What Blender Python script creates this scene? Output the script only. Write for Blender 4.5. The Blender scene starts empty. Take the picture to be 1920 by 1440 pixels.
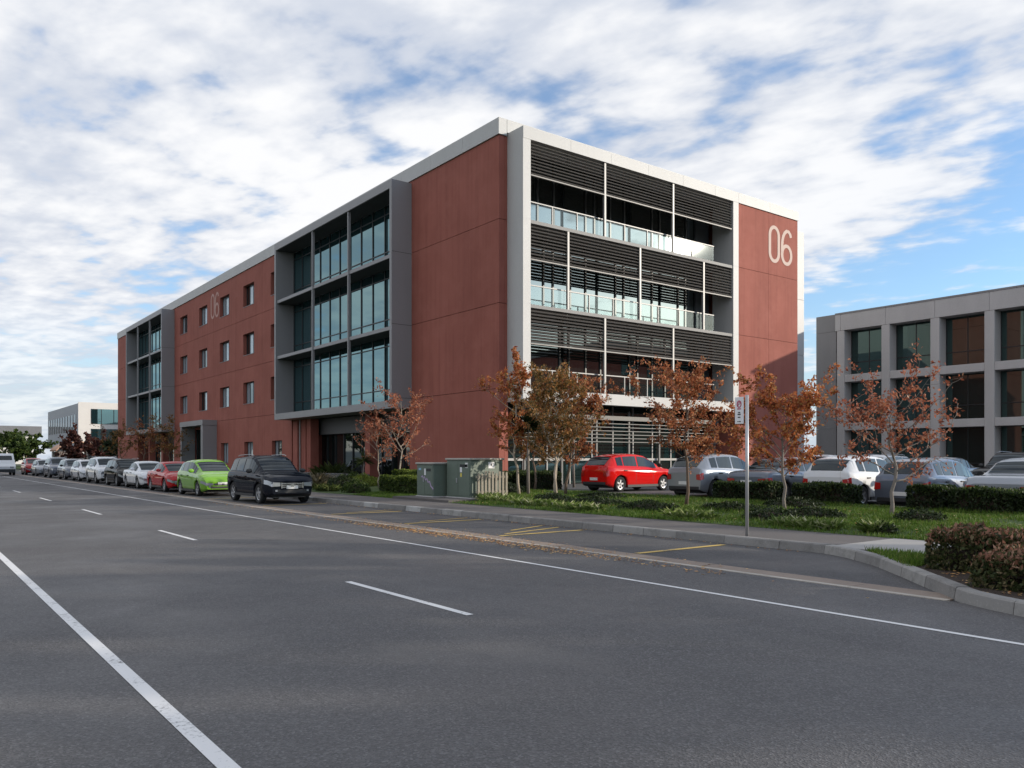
import bpy, bmesh, math, random
import numpy as np
from mathutils import Matrix, Vector
R = math.radians
SC = bpy.context.scene
COL = SC.collection
rng = random.Random(7)

# ------------------------------------------------------------------ camera, sky, sun, exposure
YAW = math.atan2(1155, 1520)
cam_d = bpy.data.cameras.new('camera'); cam = bpy.data.objects.new('camera', cam_d); COL.objects.link(cam)
cam.location = (0, 0, 1.6); cam.rotation_euler = (R(90), 0, -YAW)
cam_d.sensor_width = 36; cam_d.lens = 36 * 1520 / 1920; cam_d.shift_y = 140 / 1920
cam_d.clip_end = 6000; cam_d.clip_start = 0.1
SC.camera = cam

SUN = Vector((.7749, -.6672, .2664)).normalized()
SUN_EL = math.asin(SUN.z); SUN_AZ = math.atan2(SUN.x, SUN.y)
w = bpy.data.worlds.new('World'); SC.world = w; w.use_nodes = True
nt = w.node_tree; N = nt.nodes; L = nt.links
for n in list(N): N.remove(n)
def nd(t, **k):
    n = N.new(t)
    for a, b in k.items(): setattr(n, a, b)
    return n
def mth(op, a, b=None, c=None):
    n = nd('ShaderNodeMath', operation=op)
    for i, v in enumerate((a, b, c)):
        if v is None: continue
        if isinstance(v, (int, float)): n.inputs[i].default_value = v
        else: L.new(v, n.inputs[i])
    return n.outputs[0]
def sramp(val, lo, hi):
    n = nd('ShaderNodeMapRange', interpolation_type='SMOOTHSTEP')
    L.new(val, n.inputs[0]); n.inputs[1].default_value = lo; n.inputs[2].default_value = hi
    return n.outputs[0]
def wnoise(vec, scale, detail=6, rough=.55, dist=0.):
    n = nd('ShaderNodeTexNoise'); L.new(vec, n.inputs['Vector'])
    n.inputs['Scale'].default_value = scale; n.inputs['Detail'].default_value = detail
    n.inputs['Roughness'].default_value = rough; n.inputs['Distortion'].default_value = dist
    return n.outputs['Fac']
sky = nd('ShaderNodeTexSky', sky_type='NISHITA', sun_disc=False)
sky.sun_elevation = SUN_EL; sky.sun_rotation = SUN_AZ; sky.air_density = 1.0; sky.dust_density = .6; sky.ozone_density = 1.6
tc = nd('ShaderNodeTexCoord'); sep = nd('ShaderNodeSeparateXYZ'); L.new(tc.outputs['Generated'], sep.inputs[0])
zc = mth('MAXIMUM', sep.outputs[2], 0.0); zz = mth('ADD', zc, .10)
u = mth('DIVIDE', sep.outputs[0], zz); v = mth('DIVIDE', sep.outputs[1], zz)
# along-band (b) and across-band (a) coordinates on the cloud deck
bx_, by_ = -.30, .954
al = mth('ADD', mth('MULTIPLY', u, bx_), mth('MULTIPLY', v, by_))
ac = mth('ADD', mth('MULTIPLY', u, by_), mth('MULTIPLY', v, -bx_))
def comb(x, y, z=0.0):
    n = nd('ShaderNodeCombineXYZ')
    for i, q in enumerate((x, y, z)):
        if isinstance(q, (int, float)): n.inputs[i].default_value = q
        else: L.new(q, n.inputs[i])
    return n.outputs[0]
p_band = comb(ac, mth('MULTIPLY', al, .45), 3.1)
p_cell = comb(ac, mth('MULTIPLY', al, .72), 7.7)
p_roll = comb(mth('MULTIPLY', ac, .55), al, 1.3)               # rolls lying across the bands
n_big = wnoise(p_band, .8, 3, .5, .2)
n_mid = wnoise(p_band, 2.4, 5, .55, .2)
n_cell = wnoise(p_cell, 7.6, 5, .5, .1)
n_roll = wnoise(p_roll, 4.0, 4, .5, .2)
# the cloud sheet thins out towards the right of the picture, where it ends
edge = mth('SUBTRACT', u, mth('MULTIPLY', v, .9))
thin = sramp(edge, .3, 2.3)
dens = mth('ADD', mth('ADD', mth('MULTIPLY', n_big, .50), mth('MULTIPLY', n_mid, .42)), mth('ADD', mth('MULTIPLY', n_cell, .62), mth('MULTIPLY', n_roll, .22)))
dens = mth('SUBTRACT', dens, mth('MULTIPLY', thin, .235))
dens = mth('SUBTRACT', mth('ADD', dens, .06), mth('MULTIPLY', sramp(edge, -1.6, .6), .06))
cov = sramp(dens, .69, .88)
hz = sramp(sep.outputs[2], -.02, .20)        # the far rim of the sheet melts into pale air
cov2 = mth('MULTIPLY', mth('ADD', mth('MULTIPLY', cov, .86), mth('MULTIPLY', mth('SUBTRACT', 1.0, thin), .14)), mth('ADD', .45, mth('MULTIPLY', hz, .55)))
shade = sramp(mth('ADD', mth('MULTIPLY', n_cell, .45), mth('MULTIPLY', n_mid, .55)), .40, .62)
cmix = nd('ShaderNodeMix', data_type='RGBA'); L.new(shade, cmix.inputs[0])
cmix.inputs[6].default_value = (6.5, 7.0, 8.0, 1); cmix.inputs[7].default_value = (9.9, 9.95, 10.1, 1)
smul = nd('ShaderNodeMix', data_type='RGBA', blend_type='MULTIPLY'); smul.inputs[0].default_value = 1
L.new(sky.outputs[0], smul.inputs[6]); smul.inputs[7].default_value = (1.7, 2.0, 2.35, 1)
hmix = nd('ShaderNodeMix', data_type='RGBA'); L.new(hz, hmix.inputs[0]); hmix.inputs[6].default_value = (5.9, 6.8, 7.9, 1); L.new(smul.outputs[2], hmix.inputs[7])
wm = nd('ShaderNodeMix', data_type='RGBA'); L.new(cov2, wm.inputs[0]); L.new(hmix.outputs[2], wm.inputs[6]); L.new(cmix.outputs[2], wm.inputs[7])
bg = nd('ShaderNodeBackground'); bg.inputs[1].default_value = .10; L.new(wm.outputs[2], bg.inputs[0])
wo = nd('ShaderNodeOutputWorld'); L.new(bg.outputs[0], wo.inputs[0])

sun_d = bpy.data.lights.new('sun', 'SUN'); sun_d.energy = 4.3; sun_d.angle = R(.53); sun_d.color = (1, .90, .76)
sun = bpy.data.objects.new('sun', sun_d); COL.objects.link(sun)
sun.rotation_euler = SUN.to_track_quat('Z', 'Y').to_euler(); sun.location = (60, -50, 40)

SC.view_settings.view_transform = 'Standard'; SC.view_settings.look = 'None'
SC.view_settings.exposure = 0.0; SC.view_settings.gamma = 1.0; SC.view_settings.use_curve_mapping = False
SC.render.engine = 'CYCLES'
cy = SC.cycles
cy.use_denoising = True; cy.max_bounces = 6; cy.diffuse_bounces = 3; cy.glossy_bounces = 3; cy.transmission_bounces = 3
cy.transparent_max_bounces = 6; cy.caustics_reflective = False; cy.caustics_refractive = False
cy.sample_clamp_indirect = 6.0; cy.use_adaptive_sampling = True; cy.adaptive_threshold = .015

# ------------------------------------------------------------------ materials
class MT:
    """tiny node helper for one material"""
    def __init__(s, name):
        s.m = bpy.data.materials.new(name); s.m.use_nodes = True
        s.nt = s.m.node_tree; s.b = s.nt.nodes['Principled BSDF']; s.out = s.nt.nodes['Material Output']
        s._pos = None
    def n(s, t, **k):
        x = s.nt.nodes.new(t)
        for a, b in k.items(): setattr(x, a, b)
        return x
    def lk(s, a, b): s.nt.links.new(a, b)
    @property
    def pos(s):
        if s._pos is None: s._pos = s.n('ShaderNodeNewGeometry').outputs['Position']
        return s._pos
    def scaled(s, v):
        x = s.n('ShaderNodeVectorMath', operation='MULTIPLY'); s.lk(s.pos, x.inputs[0]); x.inputs[1].default_value = v
        return x.outputs[0]
    def noise(s, scale, detail=4, rough=.55, stretch=None, dist=0):
        x = s.n('ShaderNodeTexNoise'); s.lk(s.scaled(stretch) if stretch else s.pos, x.inputs['Vector'])
        x.inputs['Scale'].default_value = scale; x.inputs['Detail'].default_value = detail
        x.inputs['Roughness'].default_value = rough; x.inputs['Distortion'].default_value = dist
        return x.outputs['Fac']
    def ramp(s, fac, stops):
        x = s.n('ShaderNodeValToRGB'); s.lk(fac, x.inputs[0]); e = x.color_ramp.elements
        while len(e) > 1: e.remove(e[-1])
        e[0].position = stops[0][0]; e[0].color = (*stops[0][1], 1)
        for p, c in stops[1:]:
            q = e.new(p); q.color = (*c, 1)
        return x.outputs[0]
    def mr(s, fac, lo, hi, a=0., b=1.):
        x = s.n('ShaderNodeMapRange'); s.lk(fac, x.inputs[0])
        for i, q in enumerate((lo, hi, a, b)): x.inputs[i + 1].default_value = q
        return x.outputs[0]
    def mix(s, fac, a, b, blend='MIX'):
        x = s.n('ShaderNodeMix', data_type='RGBA', blend_type=blend)
        for i, q in ((0, fac), (6, a), (7, b)):
            if isinstance(q, (int, float)): x.inputs[i].default_value = q
            elif isinstance(q, tuple): x.inputs[i].default_value = (*q, 1)
            else: s.lk(q, x.inputs[i])
        return x.outputs[2]
    def bump(s, h, strength=.4, dist=.01):
        x = s.n('ShaderNodeBump'); s.lk(h, x.inputs['Height']); x.inputs['Strength'].default_value = strength
        x.inputs['Distance'].default_value = dist; s.lk(x.outputs[0], s.b.inputs['Normal'])
    def col(s, c):
        if isinstance(c, tuple): s.b.inputs['Base Color'].default_value = (*c, 1)
        else: s.lk(c, s.b.inputs['Base Color'])
        return s
    def set(s, **k):
        for a, q in k.items():
            i = s.b.inputs[{'rough': 'Roughness', 'metal': 'Metallic', 'ior': 'IOR', 'coat': 'Coat Weight', 'spec': 'Specular IOR Level', 'crough': 'Coat Roughness', 'alpha': 'Alpha'}[a]]
            if isinstance(q, (int, float)): i.default_value = q
            else: s.lk(q, i)
        return s
M = {}
def k3(c, f): return tuple(x * f for x in c)
def mottled(name, c, var=.12, scale=1.5, rough=.8, stretch=None, fine=30, bump=.15, bd=.004, metal=0, spec=.5):
    t = MT(name)
    a = t.ramp(t.noise(scale, 5, .6, stretch), [(.25, k3(c, 1 - var)), (.75, k3(c, 1 + var))])
    f = t.noise(fine, 3, .6)
    c2 = t.mix(.35, a, t.ramp(f, [(.3, k3(c, 1 - var * 1.3)), (.7, k3(c, 1 + var * 1.3))]))
    t.col(c2).set(rough=rough, metal=metal, spec=spec)
    if bump: t.bump(f, bump, bd)
    M[name] = t.m; return t.m
def plain(name, c, rough=.5, metal=0., coat=0., spec=.5, ior=1.5):
    t = MT(name); t.col(c).set(rough=rough, metal=metal, coat=coat, spec=spec, ior=ior); M[name] = t.m; return t.m

# red rendered precast: broad mottling, faint vertical water streaks
t = MT('red_render')
base = t.ramp(t.noise(.35, 4, .6), [(.3, (.285, .092, .068)), (.7, (.36, .122, .092))])
st = t.noise(1.0, 5, .7, (3.2, 3.2, .12))
c = t.mix(t.mr(st, .46, .70, 0, .6), base, (.22, .070, .052))
pa = t.noise(.9, 6, .65); c = t.mix(t.mr(pa, .48, .72, 0, .4), c, (.40, .148, .114))
sm = t.noise(14, 4, .7); c = t.mix(t.mr(sm, .62, .72, 0, .25), c, (.37, .165, .145))
oi = t.n('ShaderNodeObjectInfo').outputs['Random']; c = t.mix(t.mr(oi, 0, 1, 0, .16), c, (.24, .085, .066))
t.col(c).set(rough=.86, spec=.3); t.bump(t.noise(45, 3, .6), .12, .004); M['red'] = t.m
mottled('pale_panel', (.47, .465, .455), .09, .8, .55, (1, 1, .35), 20, .05)
mottled('grey_panel', (.255, .25, .255), .08, .7, .45, (1, 1, .4), 25, .05)
mottled('dark_panel', (.075, .075, .078), .1, .8, .5)
mottled('shaded_soffit', (.045, .045, .047), .1, .8, .7)  # near black; also paints in the shade under the balcony slabs
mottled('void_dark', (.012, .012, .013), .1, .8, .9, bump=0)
plain('slat_metal', (.085, .078, .072), .5, .1)
plain('post_metal', (.25, .245, .24), .45, .1); plain('slat_rail', (.15, .143, .137), .5, .1); mottled('slab_grey', (.20, .195, .19), .08, 1, .6)
plain('screen_metal', (.13, .128, .123), .5, .0); plain('frame_dark', (.022, .023, .025), .4)
plain('white_metal', (.40, .395, .385), .45)
plain('lettering', (.58, .44, .38), .8)
plain('faded_lettering', (.50, .30, .26), .85)
def glass(name, c, ior, tint):
    t = MT(name)
    g = t.n('ShaderNodeBsdfGlossy'); g.inputs['Color'].default_value = (*tint, 1); g.inputs['Roughness'].default_value = .015
    d = t.n('ShaderNodeBsdfDiffuse'); d.inputs['Color'].default_value = (*c, 1)
    fr = t.n('ShaderNodeFresnel'); fr.inputs['IOR'].default_value = ior
    m = t.n('ShaderNodeMixShader'); t.lk(fr.outputs[0], m.inputs[0]); t.lk(d.outputs[0], m.inputs[1]); t.lk(g.outputs[0], m.inputs[2])
    t.lk(m.outputs[0], t.out.inputs[0]); M[name] = t.m
glass('glass_tinted', (.010, .026, .030), 3.3, (.58, .90, .95))
glass('glass_clear', (.010, .014, .014), 2.7, (.80, .90, .92))
glass('glass_sky_blind', (.30, .36, .40), 2.6, (.85, .93, .97)); glass('glass_green', (.012, .022, .021), 2.1, (.62, .90, .86))  # first one: pale blue base paints in reflected sky as well as blinds
glass('car_glass', (.012, .015, .017), 1.55, (.85, .92, .95))
# balustrade glass: see-through, green tinge, weak mirror
t = MT('balustrade_glass')
tr = t.n('ShaderNodeBsdfTransparent'); tr.inputs[0].default_value = (.95, .985, .98, 1)
g = t.n('ShaderNodeBsdfGlossy'); g.inputs['Roughness'].default_value = .03; g.inputs['Color'].default_value = (.9, .95, .95, 1)
lw = t.n('ShaderNodeLayerWeight'); lw.inputs[0].default_value = .5
pw = t.n('ShaderNodeMath', operation='POWER'); t.lk(lw.outputs['Facing'], pw.inputs[0]); pw.inputs[1].default_value = 3.0
m = t.n('ShaderNodeMixShader'); t.lk(t.mr(pw.outputs[0], 0, 1, .02, .25), m.inputs[0]); t.lk(tr.outputs[0], m.inputs[1]); t.lk(g.outputs[0], m.inputs[2])
t.lk(m.outputs[0], t.out.inputs[0]); M['balustrade_glass'] = t.m

mottled('concrete', (.50, .485, .48), .12, .8, .8, (1, 1, .3), 14, .2)
mottled('concrete_dark', (.26, .255, .26), .12, .8, .75, (1, 1, .3), 14, .2)
t = MT('kerb')
oi = t.n('ShaderNodeObjectInfo').outputs['Random']
c = t.ramp(oi, [(0, (.17, .165, .16)), (.45, (.25, .24, .23)), (.8, (.31, .30, .285)), (1, (.40, .40, .39))])
gm = t.noise(2.4, 6, .7); c = t.mix(t.mr(gm, .48, .68, 0, .6), c, (.10, .095, .088))
f = t.noise(40, 3, .6); c = t.mix(t.mr(f, .55, .75, 0, .4), c, (.42, .41, .39))
t.col(c).set(rough=.88); t.bump(f, .35, .004); M['kerb'] = t.m
mottled('path_concrete', (.34, .325, .31), .10, 1.2, .85, None, 60, .3, .003)
mottled('path_asphalt', (.115, .104, .100), .16, .8, .9, None, 70, .4, .004)
mottled('mulch', (.045, .030, .022), .45, 6, .95, None, 40, 1.0, .03)
mottled('soil_green', (.050, .085, .018), .35, 1.4, .95, None, 30, .8, .02)
mottled('carpark', (.105, .102, .100), .16, .5, .9, None, 60, .3, .004)
mottled('channel', (.24, .19, .155), .22, 1.6, .85, None, 40, .3, .004)
mottled('channel_edge', (.42, .38, .33), .2, 3, .85, None, 40, .3, .003)
def asphalt(name, c, lo=.68):
    t = MT(name)
    big = t.noise(.22, 5, .6, (1, .4, 1)); mid = t.noise(.9, 5, .65)
    trk = t.noise(.8, 3, .5, (1.6, .02, 1))                    # long wear bands along the traffic lanes
    chip = t.n('ShaderNodeTexVoronoi'); t.lk(t.pos, chip.inputs['Vector']); chip.inputs['Scale'].default_value = 75
    sepc = t.n('ShaderNodeSeparateColor'); t.lk(chip.outputs['Color'], sepc.inputs[0])
    grit = t.noise(170, 2, .7)
    a = t.ramp(big, [(.3, k3(c, lo)), (.7, k3(c, 1.30))])
    a = t.mix(.30, a, t.ramp(mid, [(.3, k3(c, .78)), (.7, k3(c, 1.22))]))
    a = t.mix(t.mr(trk, .45, .7, 0, .28), a, k3(c, .76))
    a = t.mix(.50, a, t.ramp(sepc.outputs[0], [(.0, k3(c, .40)), (.6, k3(c, .95)), (.88, k3(c, 1.4)), (1, k3(c, 2.3))]))
    a = t.mix(t.mr(grit, .60, .74, 0, .5), a, k3(c, 2.3))
    sp = t.noise(3.2, 6, .7); a = t.mix(t.mr(sp, .64, .74, 0, .4), a, k3(c, .55))
    ck = t.noise(.55, 4, .6, (1, .5, 1)); a = t.mix(t.mr(ck, .55, .70, 0, .5), a, tuple(q * r_ for q, r_ in zip(c, (1.45, 1.42, 1.34))))   # pale dust patches, strengthened to paint in sun dapples
    t.col(a).set(rough=t.mr(t.noise(.35, 4, .6), .35, .65, .55, .9), spec=.45); t.bump(chip.outputs['Distance'], .7, .008); M[name] = t.m
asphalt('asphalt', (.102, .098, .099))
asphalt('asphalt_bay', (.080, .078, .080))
def paint(name, c, worn):
    t = MT(name)
    n1 = t.noise(26, 5, .75); n2 = t.noise(1.6, 4, .6)
    f = t.mr(t.mix(.5, n1, n2), worn, worn + .1, 0, 1)
    t.col(t.mix(f, c, (.13, .125, .125))).set(rough=.75); t.bump(n1, .3, .003); M[name] = t.m
paint('white_paint', (.70, .69, .68), .545); paint('yellow_paint', (.58, .40, .11), .53)
plain('rubber', (.018, .018, .018), .85)
plain('rim_metal', (.55, .56, .58), .3, .85)
plain('black_plastic', (.02, .02, .021), .55)
plain('chrome', (.75, .75, .76), .18, 1.0)
plain('tail_lens', (.42, .012, .012), .12, coat=1)
plain('head_lens', (.42, .44, .47), .12, .5, coat=1)
plain('plate_white', (.72, .72, .70), .5)
plain('amber', (.6, .2, .02), .3)
mottled('cabinet_green', (.125, .160, .128), .14, 3, .5, None, 20, .1)
mottled('cabinet_top', (.36, .35, .31), .12, 3, .6)
mottled('timber', (.30, .265, .21), .25, 3, .85, (6, 6, .6), 30, .4)
mottled('galv', (.46, .46, .47), .1, 6, .45, metal=.5)
plain('sign_white', (.80, .79, .80), .45); plain('sign_red', (.45, .06, .12), .5); plain('sign_black', (.03, .03, .035), .5)
plain('sticker_blue', (.12, .30, .5), .5); plain('sticker_yellow', (.75, .6, .1), .5); plain('graffiti', (.45, .33, .52), .6)
plain('sky_blue_sign', (.25, .45, .62), .5)
mottled('stone_wall', (.10, .098, .10), .2, 3, .85)
mottled('bark_pale', (.36, .30, .235), .3, 6, .9, (3, 3, .7), 40, .5)
mottled('bark_brown', (.15, .105, .075), .3, 6, .9, (3, 3, .7), 40, .5)
mottled('bark_grey', (.22, .19, .165), .3, 6, .9, (3, 3, .7), 40, .5)
mottled('block_wall', (.36, .31, .27), .1, .5, .8)
mottled('far_white', (.60, .575, .55), .05, .4, .7)
mottled('far_grey', (.33, .35, .38), .06, .4, .7)
mottled('far_brown', (.20, .165, .15), .1, .4, .8)
mottled('roof_orange', (.55, .33, .22), .15, 1, .8)
mottled('roof_grey', (.16, .16, .17), .1, .6, .8)
mottled('ground', (.10, .11, .075), .3, .05, .95, bump=0)
def leaf(name, stops, rough=.55, trans=.35):
    t = MT(name)
    r = t.n('ShaderNodeNewGeometry').outputs['Random Per Island']
    c = t.ramp(r, stops); t.col(c).set(rough=rough, spec=.3)
    tl = t.n('ShaderNodeBsdfTranslucent'); t.lk(c, tl.inputs[0])
    m = t.n('ShaderNodeMixShader'); m.inputs[0].default_value = trans
    t.lk(t.b.outputs[0], m.inputs[1]); t.lk(tl.outputs[0], m.inputs[2]); t.lk(m.outputs[0], t.out.inputs[0]); M[name] = t.m
leaf('leaf_orange', [(0, (.20, .055, .025)), (.3, (.42, .115, .04)), (.6, (.58, .20, .07)), (.85, (.60, .30, .11)), (1, (.22, .17, .055))])
leaf('leaf_rust', [(0, (.14, .05, .026)), (.35, (.36, .115, .05)), (.65, (.54, .19, .08)), (.85, (.58, .29, .13)), (1, (.16, .13, .05))])
leaf('leaf_olive', [(0, (.055, .06, .018)), (.3, (.14, .09, .03)), (.55, (.32, .15, .045)), (.8, (.46, .22, .07)), (1, (.11, .11, .035))])
leaf('leaf_red', [(0, (.18, .055, .032)), (.4, (.38, .115, .06)), (.75, (.52, .20, .11)), (1, (.38, .21, .12))])
leaf('leaf_plum', [(0, (.035, .014, .014)), (.5, (.075, .028, .024)), (1, (.14, .055, .04))])
leaf('leaf_dark', [(0, (.010, .020, .007)), (.5, (.022, .038, .012)), (1, (.045, .062, .02))], trans=.2)
leaf('leaf_green', [(0, (.022, .045, .010)), (.5, (.05, .085, .018)), (1, (.10, .135, .03))])
leaf('leaf_bright', [(0, (.08, .12, .016)), (.5, (.17, .23, .03)), (1, (.30, .34, .06))])
leaf('leaf_copper', [(0, (.09, .06, .035)), (.35, (.22, .10, .06)), (.7, (.36, .17, .11)), (1, (.44, .27, .18))])
leaf('leaf_hedge_mix', [(0, (.03, .045, .016)), (.5, (.075, .095, .03)), (.8, (.15, .13, .06)), (1, (.25, .19, .10))])
leaf('leaf_pale', [(0, (.10, .17, .035)), (.6, (.22, .30, .08)), (.9, (.42, .46, .22)), (1, (.68, .68, .5))])
leaf('leaf_straw', [(0, (.18, .15, .08)), (.5, (.36, .30, .19)), (1, (.50, .44, .32))])
leaf('leaf_flax', [(0, (.04, .065, .02)), (.5, (.09, .13, .035)), (1, (.20, .22, .08))])
leaf('grass_blade', [(0, (.055, .105, .012)), (.5, (.095, .175, .020)), (.85, (.14, .22, .03)), (1, (.22, .21, .07))], trans=.3)
leaf('fallen', [(0, (.28, .11, .04)), (.4, (.52, .26, .09)), (.75, (.66, .42, .17)), (1, (.42, .3, .18))], trans=.1)
def car_paint(name, c, metal=0.0):
    t = MT(name); t.col(c).set(rough=.36 if metal else .5, metal=metal, spec=.25 if c[1] > .05 else .0, coat=1.0 if max(c) > .05 else .55, crough=.025); M[name] = t.m
for n_, c_, m_ in (('paint_navy', (.010, .012, .018), .0), ('paint_green', (.16, .36, .02), .0), ('paint_red', (.42, .010, .012), .0),
                   ('paint_white', (.70, .71, .72), 0), ('paint_black', (.008, .009, .011), .0), ('paint_silver', (.30, .32, .35), .6),
                   ('paint_grey', (.12, .135, .165), .5), ('paint_blue_grey', (.13, .15, .19), .5), ('paint_bright_red', (.62, .010, .008), .0),
                   ('paint_pearl', (.62, .63, .66), .2)):
    car_paint(n_, c_, m_)

# ------------------------------------------------------------------ object helpers
WM = {}                                                        # world matrix of every object made here
def link(o, parent, world):
    COL.objects.link(o); WM[o] = world
    if parent is not None:
        o.parent = parent; o.matrix_parent_inverse = WM[parent].inverted()
    o.matrix_basis = world
    return o
def tag(o, label=None, cat=None, group=None, kind=None):
    for k, q in (('label', label), ('category', cat), ('group', group), ('kind', kind)):
        if q: o[k] = q
    return o
def root(name, loc, label, cat, group=None, rz=0):
    o = bpy.data.objects.new(name, None); o.empty_display_size = .3
    link(o, None, Matrix.Translation(loc) @ Matrix.Rotation(rz, 4, 'Z'))
    return tag(o, label, cat, group)
def mk(name, verts, faces, mat, smooth=False):
    me = bpy.data.meshes.new(name); me.from_pydata(verts, [], faces)
    if mat: me.materials.append(M[mat] if isinstance(mat, str) else mat)
    if smooth: me.polygons.foreach_set('use_smooth', [True] * len(me.polygons))
    return me
def put(name, me, parent=None, world=None):
    return link(bpy.data.objects.new(name, me), parent, world or Matrix.Identity(4))
_bc = {}
def box_mesh(name, sx, sy, sz, mat, bev):
    key = (name, round(sx, 4), round(sy, 4), round(sz, 4), mat, bev)
    if key in _bc: return _bc[key]
    bm = bmesh.new(); bmesh.ops.create_cube(bm, size=1)
    bmesh.ops.scale(bm, vec=(sx, sy, sz), verts=bm.verts)
    if bev: bmesh.ops.bevel(bm, geom=list(bm.edges), offset=min(bev, .45 * min(sx, sy, sz)), segments=1, affect='EDGES')
    me = bpy.data.meshes.new(name); bm.to_mesh(me); bm.free(); me.materials.append(M[mat]); _bc[key] = me
    return me
def box(name, x0, x1, y0, y1, z0, z1, mat, parent=None, bev=0.0, rot=None):
    me = box_mesh(name, abs(x1 - x0), abs(y1 - y0), abs(z1 - z0), mat, bev)
    W = Matrix.Translation(((x0 + x1) / 2, (y0 + y1) / 2, (z0 + z1) / 2))
    if rot is not None: W = W @ rot
    return put(name, me, parent, W)
class MB:
    def __init__(s): s.v = []; s.f = []
    def box(s, x0, x1, y0, y1, z0, z1):
        o = len(s.v)
        s.v += [(x, y, z) for z in (z0, z1) for y in (y0, y1) for x in (x0, x1)]
        s.f += [tuple(o + i for i in q) for q in ((0, 2, 3, 1), (4, 5, 7, 6), (0, 1, 5, 4), (2, 6, 7, 3), (0, 4, 6, 2), (1, 3, 7, 5))]
        return s
    def tube(s, pts, rad, n=6, cap=True):
        o = len(s.v); P = [Vector(p) for p in pts]
        for i, p in enumerate(P):
            d = (P[min(i + 1, len(P) - 1)] - P[max(i - 1, 0)])
            d = d.normalized() if d.length > 1e-9 else Vector((0, 0, 1))
            a = d.cross(Vector((0, 0, 1)) if abs(d.z) < .9 else Vector((1, 0, 0))).normalized(); b = d.cross(a)
            r = rad[i] if hasattr(rad, '__len__') else rad
            for k in range(n):
                t_ = 2 * math.pi * k / n
                s.v.append(tuple(p + (a * math.cos(t_) + b * math.sin(t_)) * r))
        for i in range(len(P) - 1):
            for k in range(n):
                k2 = (k + 1) % n
                s.f.append((o + i * n + k, o + i * n + k2, o + (i + 1) * n + k2, o + (i + 1) * n + k))
        if cap:
            s.f.append(tuple(o + k for k in reversed(range(n)))); s.f.append(tuple(o + (len(P) - 1) * n + k for k in range(n)))
        return s
    def prism(s, poly, z0, z1):
        """poly: ccw list of (x, y)"""
        o = len(s.v); n = len(poly)
        s.v += [(x, y, z0) for x, y in poly] + [(x, y, z1) for x, y in poly]
        s.f.append(tuple(o + i for i in reversed(range(n)))); s.f.append(tuple(o + n + i for i in range(n)))
        for i in range(n):
            j = (i + 1) % n; s.f.append((o + i, o + j, o + n + j, o + n + i))
        return s
    def build(s, name, mat, parent=None, smooth=False, world=None):
        return put(name, mk(name, s.v, s.f, mat, smooth), parent, world)
def sheet(name, poly, mat, zf, kind='structure', cuts=1):
    """flat or sloping sheet; zf a number or f(x, y)"""
    z = zf if callable(zf) else (lambda x, y: zf)
    o = put(name, mk(name, [(x, y, z(x, y)) for x, y in poly], [tuple(range(len(poly)))], mat))
    return tag(o, kind=kind)
def raw_mesh(name, V, nper, mat):
    """V (n*nper, 3) array -> n separate polygons of nper corners"""
    me = bpy.data.meshes.new(name); nv = len(V); nf = nv // nper
    me.vertices.add(nv); me.vertices.foreach_set('co', np.ascontiguousarray(V, dtype=np.float32).ravel())
    me.loops.add(nv); me.loops.foreach_set('vertex_index', np.arange(nv, dtype=np.int32))
    me.polygons.add(nf); me.polygons.foreach_set('loop_start', np.arange(0, nv, nper, dtype=np.int32))
    try: me.polygons.foreach_set('loop_total', np.full(nf, nper, dtype=np.int32))
    except Exception: pass
    me.update(calc_edges=True); me.materials.append(M[mat])
    return me
def leaf_mesh(name, P, size, mat, g, aspect=.5, updir=None, flat=0.0):
    """diamond leaves at the points P"""
    n = len(P); d = g.normal(size=(n, 3))
    if updir is not None: d = d * (1 - .55) + np.asarray(updir) * .9
    d /= np.linalg.norm(d, axis=1)[:, None]
    e = g.normal(size=(n, 3)); e -= (e * d).sum(1)[:, None] * d; e /= np.linalg.norm(e, axis=1)[:, None]
    nn = np.cross(d, e)
    s_ = (size * g.uniform(.6, 1.35, n))[:, None]
    a = P - d * s_ * .5; b = P + e * s_ * aspect * .5 + nn * s_ * .10; c_ = P + d * s_ * .5; q = P - e * s_ * aspect * .5 + nn * s_ * .10
    return raw_mesh(name, np.stack([a, b, c_, q], 1).reshape(-1, 3), 4, mat)

# ground height profile across the verge (road level 0, car park +0.3)
def gz(x, y=0):
    if x < 12.5: return 0.0
    if x < 14.6: return .14
    return min(.30, .14 + (x - 14.6) * .04)

# ------------------------------------------------------------------ setting: ground, road, verge, car park
sheet('ground', [(-3000, -3000), (3000, -3000), (3000, 3000), (-3000, 3000)], 'ground', -.03)
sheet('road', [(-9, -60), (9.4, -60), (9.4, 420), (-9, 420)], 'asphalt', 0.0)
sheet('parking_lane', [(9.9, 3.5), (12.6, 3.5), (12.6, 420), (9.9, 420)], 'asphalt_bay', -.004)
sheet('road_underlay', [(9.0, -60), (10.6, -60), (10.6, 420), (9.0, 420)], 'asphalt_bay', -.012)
sheet('opposite_verge', [(-60, -60), (-9.2, -60), (-9.2, 420), (-60, 420)], 'soil_green', .05)
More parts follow.
